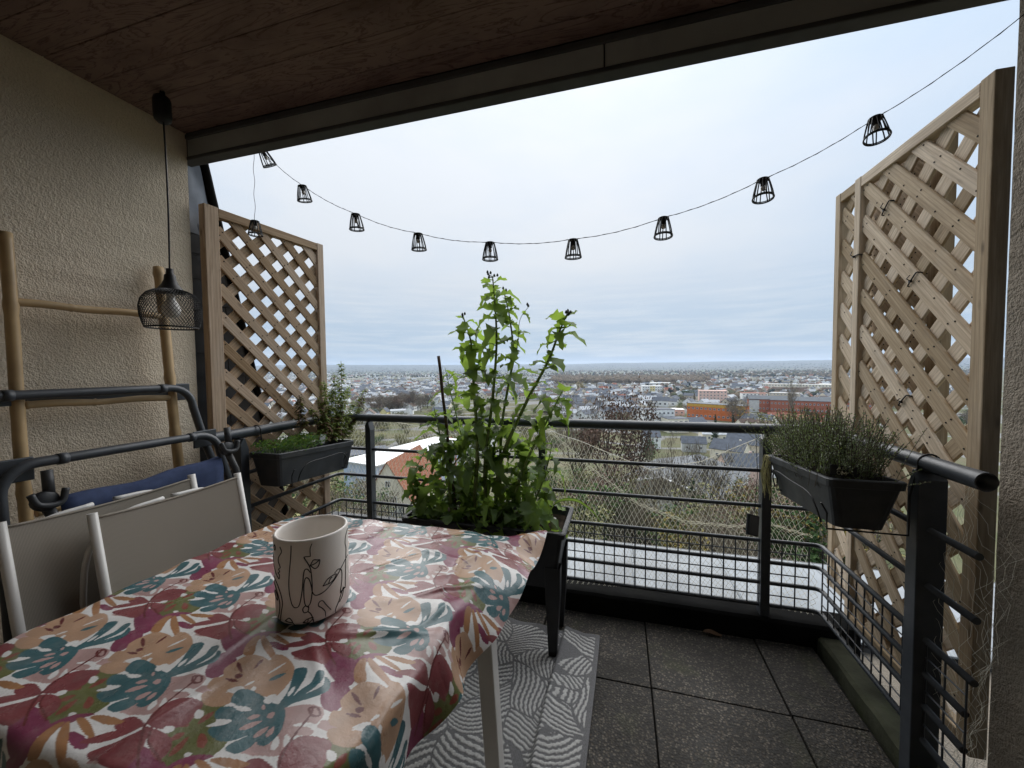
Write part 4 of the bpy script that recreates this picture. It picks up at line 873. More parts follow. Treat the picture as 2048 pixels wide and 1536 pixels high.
# dense lower foliage, too tangled to count
def foliage(name, root, mat, n, pick, size, src):
    b = MB()
    for i in range(n):
        p = pick(); me = random.choice(LV[src]); sc = size*random.uniform(.6, 1.2)
        Mx = Matrix.Translation(p) @ Matrix.Rotation(random.uniform(0, 6.28), 4, 'Z') @ Matrix.Rotation(random.uniform(-.4, 1.1), 4, 'Y') @ Matrix.Rotation(random.uniform(-.6, .6), 4, 'X') @ Matrix.Scale(sc, 4)
        b.add([Mx @ v.co for v in me.vertices], [tuple(f.vertices) for f in me.polygons], 0, True)
    o = b.build(name, mat, root); o['kind'] = 'stuff'; return o
def pk_low():
    t = random.random(); return Vector((random.uniform(-1.0, -.33)+random.gauss(0, .03), random.uniform(1.69, 2.0), .60+abs(random.gauss(0, 1))*.11*(1-.4*t)))
foliage('undergrowth', sow, M_['leafB'], 55, pk_low, .85, 'leafB'); foliage('undergrowth', sow, M_['leafA'], 110, pk_low, .75, 'leafA')
foliage('undergrowth', sow, M_['leafY'], 40, pk_low, .7, 'leafY')
def pk_mid():
    x = random.gauss(-.66, .17); return Vector((x, random.gauss(1.88, .05), .68+random.random()*.42*(1-abs(x+.66)*1.1)))
foliage('inner_foliage', sow, M_['leafB'], 35, pk_mid, .85, 'leafB'); foliage('inner_foliage', sow, M_['leafA'], 80, pk_mid, .85, 'leafA')
# arching grass blade at the right end, pebble, stake
g = smoothpath(pp((1085, 1060, 1.80), (1110, 1010, 1.78), (1150, 1003, 1.75), (1185, 1025, 1.73), (1206, 1052, 1.72)), 6); b = MB(); vs = []
for i, p in enumerate(g): w = .012*math.sin(math.pi*min(1, .08+i/(len(g)-1)*.94))**.8; vs += [p+Vector((0, -w*.5, w)), p, p+Vector((0, w*.5, w))]
b.add(vs, [(k*3+j, k*3+j+1, k*3+j+4, k*3+j+3) for k in range(len(g)-1) for j in range(2)], 0, True); tag(b.build('grass_blade', M_['leafA']), 'long arching green blade over the right end of the raised planter', 'plant')
b = MB(); pc = at(1108, 1048, 1, 1.80); b.lathe([(.0, -.035), (.013, -.028), (.017, -.01), (.016, .012), (.010, .028), (0, .033)], 14, pc); tag(b.build('pebble', M_['stone']), 'pale upright pebble at the right end of the raised planter', 'stone')
b = MB(); s0, s1 = at(877, 712, 1, 1.84), at(915, 1050, 1, 1.86); b.tube([s0.lerp(s1, k/12)+Vector((.0015*math.sin(k*1.7), 0, 0)) for k in range(13)], [.0085-.0005*math.sin(k*2.2) for k in range(13)], 8); tag(b.build('plant_stake', M_['woodd']), 'dark brown wooden stake left of the tall sowthistle', 'stake')
# ---- window boxes
def hanger(root, x_in, x_out, y, ztop, zbot, xr, sgn):
    b = MB(); r = .03; p = []
    for a in np.linspace(-20, 200, 12): p.append((xr+sgn*r*math.cos(R_(a))*1, y, ZB[0]+r*math.sin(R_(a))))
    p2 = [(xr+sgn*-.0-sgn*.032*0+x*0, y, z) for x, z in ()]
    path = p+[(x_out, y, ztop-.02), (x_out, y, zbot-.004), (x_in, y, zbot-.004), (x_in-sgn*-.0, y, zbot+.05), (x_in+(-.018 if sgn > 0 else .018), y, zbot+.085)]
    b.tube(path, .0032, 6); b.build('hanger', M_['black'], root)
def bracket_front(root, x, y0, y1, zb, sgn):
    b = MB(); zz = zb+.085; b.tube(smoothpath([(x, y0-.012, zb+.0), (x+sgn*.012, y0+.0, zb+.05), (x+sgn*.016, y0+.05, zz), (x+sgn*.016, (y0+y1)/2, zz), (x+sgn*.016, y1-.05, zz), (x+sgn*.012, y1, zb+.05), (x, y1+.01, zb)], 8), .003, 6); b.build('front_wire', M_['black'], root)
wl = empty('window_box', (-1.71, 1.78, .79)); tag(wl, 'dark grey window box hooked on the left rail with parsley and mint', 'window box')
trough(wl, -1.80, -1.625, 1.50, 2.06, .785, .957, .022, M_['greyp'], .008, .035, 'box')
for y in (1.58, 1.97): hanger(wl, -1.625, -1.805, y, .95, .775, LX, -1)
bracket_front(wl, -1.615, 1.62, 1.96, .79, 1)
wr = empty('window_box', (.77, 1.75, .82)); tag(wr, 'dark grey window box hooked on the right rail with thyme', 'window box')
trough(wr, .672, .868, 1.49, 2.03, .825, .995, .03, M_['greyp'], .010, .04, 'box')
for y in (1.53, 1.96): hanger(wr, .68, .905, y, .96, .815, RX, 1)
bracket_front(wr, .672, 1.56, 1.95, .825, -1)
# ---- thyme
def thyme():
    ro = empty('thyme_plant', (.77, 1.76, .96)); tag(ro, 'bushy grey-green thyme filling the right window box', 'plant')
    st = MB(); lf = MB()
    for i in range(820):
        bx, by = random.gauss(.77, .042), random.uniform(1.54, 2.02); a = random.uniform(0, 6.28); sp = abs(random.gauss(0, 1))*.62; h = random.uniform(.15, .285)*(1-.12*sp)
        if random.random() < .25: sp += .25
        d = Vector((math.cos(a)*sp*.7, math.sin(a)*sp, 1)).normalized(); pts = []
        p0 = Vector((bx, by, .945-(by-1.5)*.06)); cur = Vector((math.cos(a), math.sin(a), 0))*random.uniform(-.3, .5)
        for k in range(7): t = k/6; pts.append(p0+d*h*t+cur*h*t*t*.35)
        st.tube(pts, .0009, 3, caps=False)
        for k in range(27):
            t = .28+.72*k/27+random.uniform(0, .03); f = min(t, 1)*6; j = min(5, int(f)); p = pts[j].lerp(pts[j+1], f-j); az = random.uniform(0, 6.28); l = random.uniform(.005, .0095); w = l*.3
            e = Vector((math.cos(az), math.sin(az), random.uniform(.1, 1))).normalized(); s = e.orthogonal().normalized()*w
            lf.add([p, p+e*l*.5+s, p+e*l, p+e*l*.5-s], [(0, 1, 2, 3)])
    st.build('stems', M_['twig'], ro)['kind'] = 'stuff'; lf.build('leaves', M_['thyme'], ro)['kind'] = 'stuff'
    b = MB()                                              # dry straw hanging over the outer edge
    for i in range(26):
        y0 = 2.0+random.uniform(-.03, .02); b.tube(smoothpath([(.70+random.uniform(-.02, .04), y0, .93), (.68+random.uniform(-.03, .0), y0+.02, .95), (.66+random.uniform(-.02, .01), y0+.03, .87), (.665+random.uniform(-.02, .02), y0+.03, .80-random.uniform(0, .06))], 4), .0011, 3, caps=False)
    b.build('dry_straw', leafmat('straw', (.35, .32, .14), (.45, .4, .2), .2), ro)
thyme()
# ---- name plate in the thyme box
sgn = empty('plant_sign', (.75, 1.50, .98)); tag(sgn, 'small black herb sign with pale letters in the right window box', 'sign')
c0 = at(1687, 942, 1, 1.512); Msg = Matrix.Translation(c0) @ Matrix.Rotation(R_(14), 4, 'Z') @ Matrix.Rotation(R_(7), 4, 'Y') @ Matrix.Rotation(R_(-8), 4, 'X')
MB().box((0, 0, 0), (.088, .002, .034)).build('plate', M_['black'], sgn, Msg, .001); MB().box((0, .004, -.03), (.01, .002, .07)).build('plate_stalk', M_['black'], sgn, Msg)
lt = plain('pale_print', (.8, .79, .66), .6, .05)
def glyph(strokes, x, z, w, h, th):
    b = MB()
    for s in strokes:
        for (a, c), (d, e) in zip(s, s[1:]):
            p, q = Vector((x+a*w, -.0018, z+c*h)), Vector((x+d*w, -.0018, z+e*h)); u = (q-p).normalized(); v = Vector((-u.z, 0, u.x))*th/2; p -= u*th*.3; q += u*th*.3
            b.quad(p-v, q-v, q+v, p+v)
    b.build('letter', lt, sgn, Msg)
glyph([[(0, 0), (.5, 1), (1, 0)], [(.2, .35), (.8, .35)]], -.022, .002, .013, .010, .0034)
glyph([[(0, 0), (0, 1), (.7, 1), (.95, .75), (.7, .5), (0, .5)], [(.5, .5), (1, 0)]], -.004, .002, .010, .010, .0011)
glyph([[(.5+.5*math.cos(t), .5+.5*math.sin(t)) for t in np.linspace(0, 6.2832, 15)]], -.0225, -.0125, .012, .011, .0011)
glyph([[(0, 0), (0, 1), (.5, .35), (1, 1), (1, 0)]], -.0065, -.0125, .0145, .0105, .0032)
glyph([[(0, 0), (.3, .3)]], .0115, -.006, .006, .006, .0028)
# ---- parsley, mint and label in the left box
def parsley():
    ro = empty('parsley_plant', (-1.71, 1.64, .94)); tag(ro, 'low dark green parsley in the near end of the left window box', 'plant'); lf = MB(); st = MB()
    for i in range(90):
        b0 = Vector((random.uniform(-1.77, -1.66), random.uniform(1.53, 1.80), .925)); a = random.uniform(0, 6.28); r = random.uniform(.02, .085); tip = b0+Vector((math.cos(a)*r, math.sin(a)*r, random.uniform(.03, .085)))
        st.tube([b0, b0.lerp(tip, .6)+Vector((0, 0, .015)), tip], .0009, 3, caps=False)
        for k in range(22):
            q = tip+Vector((random.gauss(0, .016), random.gauss(0, .016), random.gauss(0, .007))); az = random.uniform(0, 6.28); l = random.uniform(.006, .013); e = Vector((math.cos(az), math.sin(az), random.uniform(-.5, .5))).normalized(); s = e.orthogonal().normalized()*l*.42
            lf.add([q, q+e*l*.55+s, q+e*l*1.0+s*.5, q+e*l*.8, q+e*l-s*.5, q+e*l*.55-s], [(0, 1, 2, 3), (0, 3, 4, 5)], 0, False)
    st.build('stems', M_['stem'], ro)['kind'] = 'stuff'; lf.build('leaves', M_['parsley'], ro)['kind'] = 'stuff'
parsley()
def mint():
    ro = empty('mint_plant', (-1.71, 1.93, .92)); tag(ro, 'upright yellow-green mint with brown dried stems in the left window box', 'plant')
    for (px, py), (qx, qy), dry, n in (((672, 870), (682, 722), 0, 46), ((690, 870), (731, 775), 1, 34), ((655, 872), (640, 795), 1, 34), ((662, 875), (664, 775), 0, 36), ((605, 850), (598, 790), 2, 22), ((680, 870), (708, 800), 0, 30), ((640, 870), (652, 820), 0, 26), ((665, 872), (648, 760), 0, 36), ((668, 872), (700, 770), 0, 36), ((676, 872), (668, 745), 0, 40), ((650, 872), (620, 815), 1, 24), ((685, 872), (722, 815), 0, 26)):
        A, B = at(px, py, 0, -1.71), at(qx, qy, 0, -1.74); pts = smoothpath([A, A.lerp(B, .5)+Vector((random.uniform(-.02, .02), random.uniform(-.02, .02), 0)), B], 8); MB().tube(pts, .002, 5).build('stem', M_['dry'] if dry else M_['stem'], ro)
        b = MB(); d = MB()
        for k in range(n):
            t = (k+.5)/n; p = pts[min(len(pts)-1, int(t*(len(pts)-1)))]
            for _ in range(8):
                az = random.uniform(0, 6.28); l = random.uniform(.018, .042)*(1.1-.45*t); e = Vector((math.cos(az), math.sin(az), random.uniform(-.7, .8))).normalized(); s = e.cross(Vector((0, 0, 1))).normalized()*l*.30; q = p+e*random.uniform(0, .012)
                tgt = d if (dry == 2 or (dry == 1 and random.random() < .55) or (t < .45 and random.random() < .4)) else b; w = Vector((0, 0, -l*.2))
                tgt.add([q, q+e*l*.45+s, q+e*l+w*1.4, q+e*l*.45-s], [(0, 1, 2, 3)])
        if b.v: b.build('foliage', M_['mint'], ro)['kind'] = 'stuff'
        if d.v: d.build('dry_foliage', M_['dry'], ro)['kind'] = 'stuff'
mint()
lb = MB(); c0 = at(645, 878, 0, -1.66); lb.box((0, 0, 0), (.002, .028, .05)); o = lb.build('plant_label', M_['paperw'], None, Matrix.Translation(c0) @ Matrix.Rotation(R_(-35), 4, 'Z') @ Matrix.Rotation(R_(-12), 4, 'X')); tag(o, 'white plant label stuck in the soil of the left window box', 'label')
# ================================================================ the town below
_RK = [0, 20, 40, 60, 80, 105, 160, 250, 400, 900, 2500, 4800, 6000, 8000, 10500, 12200, 14000]
_ZK = [-14, -15.5, -19, -23.5, -27.5, -31.5, -38, -43, -45.5, -47, -48, -48, -42, 0, 100, 112, 20]
def zg(x, y):
    r = math.hypot(x, y); a = math.degrees(math.atan2(x, y))
    z = float(np.interp(r, _RK, _ZK)); k = min(max((r-5200)/4000, 0), 1)
    if k > 0:
        bump = 46*math.exp(-((a+38)/11)**2)*(1-k*.3)+16*math.exp(-((a+2)/4)**2)+12*math.exp(-((a-24)/12)**2)-10*math.exp(-((a+9)/4)**2)
        z += k*(bump+22*noise.noise(Vector((x/1700, y/1700, 3)))+9*noise.noise(Vector((x/520, y/520, 7))))
    if 30 < r < 3000: z += .8*noise.noise(Vector((x/60, y/60, 1)))*min(1, r/200)
    return z
def at_r(px, r):
    """ground point r metres out in the direction of picture column px"""
    d = ray(px, 738); d.z = 0; d.normalize(); return Vector((d.x*r, d.y*r, zg(d.x*r, d.y*r)))
_RG = np.geomspace(25, 13000, 1000); _ZG = np.interp(_RG, _RK, _ZK); _KG = np.clip((_RG-5200)/4000, 0, 1)
def gp(px, py):
    """ground point seen at px,py"""
    d = ray(px, py); h = math.hypot(d.x, d.y); d = d/h; a = math.degrees(math.atan2(d.x, d.y))
    z = _ZG+_KG*(46*math.exp(-((a+38)/11)**2)*(1-_KG*.3)+16*math.exp(-((a+2)/4)**2)+12*math.exp(-((a-24)/12)**2)-10*math.exp(-((a+9)/4)**2))
    i = int(np.argmax(EYE.z+d.z*_RG < z)); r = float(_RG[i]) if i or (EYE.z+d.z*25 < z[0]) else 9000.
    return Vector((d.x*r, d.y*r, zg(d.x*r, d.y*r)))
def ground():
    rs = np.r_[[6, 10, 15], np.geomspace(20, 14000, 130)]; na = 300; V = []
    for r in rs:
        for k in range(na): a = 2*math.pi*k/na; x, y = r*math.sin(a), r*math.cos(a); V.append((x, y, zg(x, y)))
    V = np.array(V); n = len(rs); i = np.arange(n-1)[:, None]; k = np.arange(na)[None]; j = (k+1) % na
    Fq = np.stack([i*na+k, (i+1)*na+k, (i+1)*na+j, i*na+j], -1).reshape(-1, 4)[:, ::-1]
    a = NM('town_ground'); v = a.coord(rnd=False)
    c = a.mix(a.rng(a.noise(v, .05, 5, .6), .38, .62), (.09, .10, .05), (.16, .135, .09)); c = a.mix(a.rng(a.noise(v, .9, 4, .7), .4, .65, 0, .7), c, (.11, .12, .05))
    fv = a.n('ShaderNodeTexVoronoi'); fv.inputs['Scale'].default_value = .004; a.l(v, fv.inputs['Vector']); sp = a.n('ShaderNodeSeparateColor'); a.l(fv.outputs['Color'], sp.inputs[0])
    fld = a.mix(a.rng(sp.outputs[0], .3, .7), (.12, .105, .075), (.10, .135, .055)); ge = a.n('ShaderNodeNewGeometry'); ln = a.n('ShaderNodeVectorMath', operation='LENGTH'); a.l(ge.outputs['Position'], ln.inputs[0])
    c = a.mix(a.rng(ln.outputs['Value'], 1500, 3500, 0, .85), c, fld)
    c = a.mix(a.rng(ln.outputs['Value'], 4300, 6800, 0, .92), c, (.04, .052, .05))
    pv = a.n('ShaderNodeTexVoronoi', feature='DISTANCE_TO_EDGE'); pv.inputs['Scale'].default_value = .017; a.l(v, pv.inputs['Vector'])     # lanes between the plots
    rd = a.n('ShaderNodeMath', operation='MULTIPLY'); a.l(a.rng(pv.outputs['Distance'], .035, .06, 1, 0), rd.inputs[0]); a.l(a.rng(ln.outputs['Value'], 140, 220, 0, .9), rd.inputs[1])
    c = a.mix(rd.outputs[0], c, (.22, .215, .21)); a.set(c, .95, 0, .1); a.bump(a.noise(v, .8, 5), .6, .3)
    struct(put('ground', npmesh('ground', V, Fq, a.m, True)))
ground()
def lput(name, me, parent, M=None):
    o = D.objects.new(name, me); COL.objects.link(o); o.parent = parent
    if M is not None: o.matrix_basis = M
    return o
def flat(name, c, rough=.85, var=.12, scale=.6): return plain(name, c, rough, var, scale, 0, 0, 0, .15)
WM = {k: flat('render_'+k, c) for k, c in dict(white=(.90, .89, .86), cream=(.86, .78, .63), grey=(.6, .59, .57), pink=(.8, .56, .48), yellow=(.85, .72, .36), stone=(.6, .53, .43)).items()}
RM = {k: flat('roof_'+k, c, .7, .25, .9) for k, c in dict(slate=(.11, .12, .14), brown=(.13, .09, .07), red=(.32, .12, .08), pale=(.48, .49, .50)).items()}
M_['pane'] = plain('window_glass', (.03, .038, .05), .12, .3, .4, 0, 0, 0, .6); M_['wframe'] = flat('window_frame', (.78, .78, .76))
M_['orange'] = flat('orange_cladding', (.62, .17, .05)); M_['ochre'] = flat('ochre_cladding', (.62, .35, .06)); M_['brickr'] = flat('red_brick', (.40, .13, .075), .85, .2, 2); M_['bluep'] = flat('pale_blue_panel', (.52, .60, .72))
M_['metalroof'] = flat('grey_metal_roof', (.13, .14, .15), .65, .1, .3); M_['greenroof'] = flat('pale_green_roof', (.34, .45, .42), .5, .1, .3); M_['tiles'] = flat('clay_tiles', (.30, .125, .075), .85, .3, 3); M_['glassw'] = plain('church_glass', (.25, .27, .29), .2, .2, .5)
_wc = {}
def window(parent, M, w, h, mull=1):
    """white framed window: window > pane"""
    k = (round(w, 2), round(h, 2), mull)
    if k not in _wc:
        f = MB(); t = min(w, h)*.09
        for c, s in (((-w/2+t/2, 0, 0), (t, .1, h)), ((w/2-t/2, 0, 0), (t, .1, h)), ((0, 0, h/2-t/2), (w-2*t, .1, t)), ((0, 0, -h/2+t/2), (w-2*t, .1, t))): f.box(c, s)
        for q in range(mull): f.box((-w/2+w*(q+1)/(mull+1), 0, 0), (t*.7, .08, h-2*t))
        p = MB().box((0, .03, 0), (w-t, .05, h-t)); _wc[k] = (f.mesh('window', M_['wframe']), p.mesh('pane', M_['pane']))
    o = lput('window', _wc[k][0], parent, M); lput('pane', _wc[k][1], o); return o
def gable_shape(b, w, d, h, rh, wall=0, roof=1, ov=.35, th=.22):
    """gable house, ridge along local X"""
    x, y = w/2, d/2
    b.add([(-x, -y, 0), (x, -y, 0), (x, y, 0), (-x, y, 0), (-x, -y, h), (x, -y, h), (x, y, h), (-x, y, h), (-x, 0, h+rh), (x, 0, h+rh)], [(0, 1, 5, 4), (2, 3, 7, 6), (1, 2, 6, 9, 5), (3, 0, 4, 8, 7)], wall)
    k = rh/y
    for s in (-1, 1):
        e = [(-x-ov, s*(y+ov), h-ov*k), (x+ov, s*(y+ov), h-ov*k), (x+ov, 0, h+rh), (-x-ov, 0, h+rh)]; b.add(e+[(p[0], p[1], p[2]+th) for p in e], [(0, 1, 2, 3), (4, 5, 6, 7)[::-1], (0, 4, 5, 1), (1, 5, 6, 2), (3, 2, 6, 7), (0, 3, 7, 4)], roof)
def house(label, p, rot, w, d, h, rh, wm, rm, wins=(), chim=True, group=None, name='house', cat='house'):
    """wins: (face, u, z, w, h); face 0 long front, 1 gable end +X, 2 back, 3 gable end -X"""
    r = empty(name, p); r.rotation_euler.z = rot; tag(r, label, cat, group); b = MB(); c = MB(); gable_shape(b, w, d, h, rh); base = 2.5
    for i, v in enumerate(b.v):
        if v[2] == 0: b.v[i] = (v[0], v[1], -base)
    me_w, me_r = MB(), MB(); bb = b
    for part, idx, m in (('wall', 0, wm), ('roof', 1, rm)):
        q = MB(); sel = [f for f, mi in zip(bb.f, bb.m) if mi == idx]; us = sorted({i for f in sel for i in f}); rm_ = {i: k for k, i in enumerate(us)}; q.v = [bb.v[i] for i in us]; q.f = [tuple(rm_[i] for i in f) for f in sel]; q.m = [0]*len(q.f); q.sm = [False]*len(q.f); o = lput(part, q.mesh(part, m), r)
        if part == 'roof' and chim: lput('chimney', MB().box((w*.28, d*.12, h+rh*.9), (.7, .6, 1.8)).mesh('chimney', M_['brickr'] if rm is RM['red'] else wm), o)
    for face, u, z, ww, wh in wins:
        M = {0: Matrix.Translation((u, -d/2-.03, z)), 2: Matrix.Translation((u, d/2+.03, z)) @ Matrix.Rotation(math.pi, 4, 'Z'), 1: Matrix.Translation((w/2+.03, u, z)) @ Matrix.Rotation(math.pi/2, 4, 'Z'), 3: Matrix.Translation((-w/2-.03, u, z)) @ Matrix.Rotation(-math.pi/2, 4, 'Z')}[face]
        window(r, M, ww, wh)
    return r
def facing(p): return math.atan2(p.x, p.y)*-1          # rotation that turns the local -Y front to the camera
def block(label, p, rot, w, d, h, wm, rows=0, cols=0, ww=1.3, wh=1.4, roofm=None, name='apartment_block', cat='building', par=.5, z0=1.5, sides=True, mull=1, group=None, accents=()):
    """flat-roofed block with its windows"""
    r = empty(name, p); r.rotation_euler.z = rot; tag(r, label, cat, group)
    lput('wall', MB().box((0, 0, h/2-1.5), (w, d, h+3)).mesh('wall', wm), r); o = lput('roof', MB().box((0, 0, h+.16), (w+par, d+par, .3)).mesh('roof', roofm or M_['metalroof']), r)
    for u0, u1, za, zb, m in accents: lput('panel', MB().box(((u0+u1)/2*w, -d/2-.08, (za+zb)/2), ((u1-u0)*w, .14, zb-za)).mesh('panel', m), r)
    for i in range(rows):
        z = z0+(h-z0*.3)/max(rows, 1)*i
        for k in range(cols): window(r, Matrix.Translation((-w/2+w*(k+.5)/cols, -d/2-(.17 if accents else .03), z)), ww, wh, mull)
        if sides:
            for k in range(max(1, int(cols*d/w))): window(r, Matrix.Translation((w/2+.03, -d/2+d*(k+.5)/max(1, int(cols*d/w)), z)) @ Matrix.Rotation(math.pi/2, 4, 'Z'), ww, wh, mull)
    return r
# ---- buildings that can be told apart
p = at_r(832, 108); p.z = zg(p.x, p.y)
def yaw2(pxa, ra, pxb, rb): a, b = at_r(pxa, ra), at_r(pxb, rb); return a, b, math.atan2(b.y-a.y, b.x-a.x)
a, b_, ro = yaw2(748, 100, 925, 128); ln = math.hypot(b_.x-a.x, b_.y-a.y); n_ = Vector((-math.sin(ro), math.cos(ro), 0)); c = (a+b_)/2+n_*6; c.z = -31.2
r = block('long white flat-roofed school with rows of windows left of the tall plant', c, ro, ln, 12, 8.6, M_['bluep'], 2, 8, 3.2, 2.1, RM['pale'], 'school', 'school', 1.2, 2.6, False, 3)
lput('roof_sheet', MB().box((0, 0, 8.95), (ln+1.2, 13.2, .1)).mesh('roof_sheet', WM['white']), r)
for k in range(9): lput('pilaster', MB().box((-ln/2+ln*k/8, -6.12, 3.6), (.45, .3, 9.6)).mesh('pilaster', M_['brickr'] if k % 2 else M_['bluep']), r)
block('white annexe behind the school roof and the tall plant', gp(925, 905)+Vector((6, 8, 0)), ro, 16, 10, 7, WM['white'], 1, 5, 1.6, 1.4, RM['pale'], 'annexe')
p = at_r(806, 83); p.z = -28.6
h1 = house('steep red-tiled chapel-like house with cream gable and tall glazing', p, facing(p)+R_(66), 16, 9.5, 5.2, 7.2, WM['cream'], M_['tiles'], (), False)
for i, (u, z, ww, wh) in enumerate(((-2.6, 2.0, 1.2, 4.4), (-1.1, 2.9, 1.5, 6.2), (.6, 3.2, 1.6, 6.8), (2.3, 2.6, 1.4, 5.6))): window(h1, Matrix.Translation((-8.06, u, z)) @ Matrix.Rotation(-math.pi/2, 4, 'Z'), ww, wh, 2)
for i, (u, z) in enumerate(((0, 8.3),)): window(h1, Matrix.Translation((-8.06, u, z)) @ Matrix.Rotation(-math.pi/2, 4, 'Z'), 1.0, 1.2, 1)
p = at_r(878, 150); house('small house with bright red roof behind the school and the plant stake', p, facing(p)+.4, 9, 7, 8, 3.2, WM['white'], RM['red'], [(0, -2, 5, 1.2, 1.4), (0, 2, 5, 1.2, 1.4)])
p = at_r(690, 175); p.z += 1; block('dark flat-roofed shed row below the left window box', p, facing(p)+.15, 34, 14, 4, WM['grey'], 0, 0, 1, 1, RM['slate'], 'shed', 'shed')
# white hall with low grey gable
p = at_r(1368, 92); p.z = -29.8
r = house('white hall with wide low grey gable behind the bare trees', p, facing(p)+R_(74), 26, 21, 6.6, 2.7, WM['white'], M_['metalroof'], [(3, -5, 2.4, 2.2, 1.6), (3, 5, 2.4, 2.2, 1.6), (3, 0, 2.4, 2.2, 1.6)], False, None, 'hall', 'hall')
_g = MB(); _g.add([(-13.06, -10.45, 5.0), (-13.06, 10.45, 5.0), (-13.06, 10.45, 6.55), (-13.06, 0, 9.25), (-13.06, -10.45, 6.55)], [(0, 4, 3, 2, 1)]); lput('gable_cladding', _g.mesh('gable_cladding', WM['grey']), r)
for s in (-1, 1): lput('verge_board', MB().tube([(-13.4, 0, 9.6), (-13.4, s*10.9, 6.75)], .28, 4).mesh('verge_board', WM['white']), r)
# slate-roofed houses right of it
for px, r_, w, d, h, rh, rt, wm, rm, lb, wn in (
  (1485, 142, 12, 8, 5.8, 3.4, .5, 'pink', 'slate', 'rose-rendered house with slate roof and one white window right of the hall', [(1, 0, 3.4, 1.5, 1.8), (0, -3, 3.2, 1.1, 1.5)]),
  (1462, 188, 13, 8.5, 5.6, 3.6, -.35, 'cream', 'slate', 'cream house with dark slate roof and skylights behind the rose house', [(0, -3.5, 3, 1.2, 1.5), (0, 0, 3, 1.2, 1.5), (0, 3.5, 3, 1.2, 1.5)]),
  (1492, 208, 14, 9, 6.4, 4.0, -.2, 'stone', 'slate', 'large stone house with broad slate roof just under the right handrail', [(0, -4, 3, 1.2, 1.6), (0, 0, 3, 1.2, 1.6), (0, 4, 3, 1.2, 1.6)]),
  (1303, 215, 8, 7.5, 6.4, 2.6, .2, 'white', 'slate', 'small white villa with slate hip roof under the handrail', [(0, -2, 4.6, 1.1, 1.5), (0, 2, 4.6, 1.1, 1.5), (0, 0, 1.9, 1.1, 1.5)]),
  (1388, 212, 11, 7, 4.6, 2.8, .1, 'grey', 'slate', 'grey low house between the villa and the slate-roofed houses', [(0, -3, 2.4, 1.2, 1.3), (0, 3, 2.4, 1.2, 1.3)]),
  (1560, 170, 12, 8, 6, 3.6, .7, 'white', 'brown', 'white house with brown roof hidden behind the thyme box', [(0, -3, 3, 1.2, 1.5)]),
  (1430, 255, 15, 9, 5, 2.6, .3, 'cream', 'pale', 'long cream house with pale roof directly below the handrail', [(0, -4, 3, 1.3, 1.4), (0, 4, 3, 1.3, 1.4)]),
  (768, 405, 9, 7, 5, 3.6, 1.2, 'yellow', 'slate', 'yellow-gabled house above the left part of the handrail', [(1, 0, 3, 1.2, 1.4)]),
  (794, 410, 15, 8, 5.2, 1.2, .1, 'white', 'pale', 'white modern house with grey roof terrace above the handrail', [(0, -5, 3.4, 1.6, 1.6), (0, 0, 3.4, 1.6, 1.6), (0, 5, 3.4, 1.6, 1.6)]),
  (818, 415, 8, 7, 5, 3.4, 1.4, 'white', 'slate', 'white-gabled house just left of the plant stake', [(1, 0, 3, 1.2, 1.4)]),
  (744, 400, 9, 8, 4.6, 3.2, .9, 'white', 'slate', 'white house with slate roof above the mint', [(0, 0, 3, 1.2, 1.4)])):
    p = at_r(px, r_); house(lb, p, facing(p)+rt, w, d, h, rh, WM[wm], RM[rm], wn)
# blocks
def bl(px, r_, rt, *a, **k): p = at_r(px, r_); return block(a[0], p, facing(p)+rt, *a[1:], **k)
bl(1312, 300, .42, 'white four-storey apartment house with slate roof above the handrail', 22, 13, 14.5, WM['white'], 4, 7, 1.5, 1.5, RM['slate'], accents=((-.02, .12, 1, 12, WM['grey']),))
bl(1350, 290, .42, 'white three-storey block with balconies right of the four-storey one', 14, 12, 9.5, WM['cream'], 3, 4, 2.2, 1.5, RM['slate'])
p = at_r(1382, 300); house('white terrace house with slate roof right of the apartment houses', p, facing(p)+.5, 18, 10, 6.2, 3, WM['white'], RM['slate'], [(0, -6, 4, 1.1, 1.5), (0, -2, 4, 1.1, 1.5), (0, 2, 4, 1.1, 1.5), (0, 6, 4, 1.1, 1.5), (1, -2, 4, 1.1, 1.5), (1, 2, 4, 1.1, 1.5)])
r = bl(1435, 375, -.32, 'long orange and ochre clad building right of centre', 46, 12, 13.5, M_['orange'], 2, 13, 1.9, 1.5, M_['metalroof'], 'orange_building', 'building', z0=3.2, accents=((-.5, .40, 11, 13.4, M_['ochre']), (.38, .505, 0, 13.4, M_['ochre'])))
for px, r_, w, h, rt, lb in ((1545, 470, 42, 13, .12, 'red-brick school wing with grey roof, left half'), (1617, 465, 60, 13, .06, 'red-brick school wing with grey roof, right half'), (1705, 470, 46, 13, 0, 'red-brick wing seen through the right trellis')):
    r = bl(px, r_, rt, lb, w, 14, h, M_['brickr'], 2, int(w/3), 1.4, 1.6, M_['metalroof'], 'school_wing', 'school', z0=4.2, sides=False); q = MB(); gable_shape(q, w, 14, 0, 3.2, 0, 0); lput('pitched_roof', q.mesh('pitched_roof', M_['metalroof']), r, Matrix.Translation((0, 0, h+.32)))
bl(1508, 466, .1, 'grey stair tower at the left end of the red-brick school', 9, 10, 12.5, WM['grey'], name='stair_tower', cat='tower')
bl(1425, 560, .12, 'pink five-storey apartment block above the orange building', 32, 14, 16, WM['pink'], 4, 8, 1.7, 1.6, WM['pink'], z0=2.6)
bl(1303, 690, .2, 'white and yellow apartment block on the plain right of the plant', 32, 14, 16, WM['white'], 4, 8, 1.8, 1.7, WM['white'], z0=2.4, accents=((-.12, .14, 0, 16, WM['yellow']),))
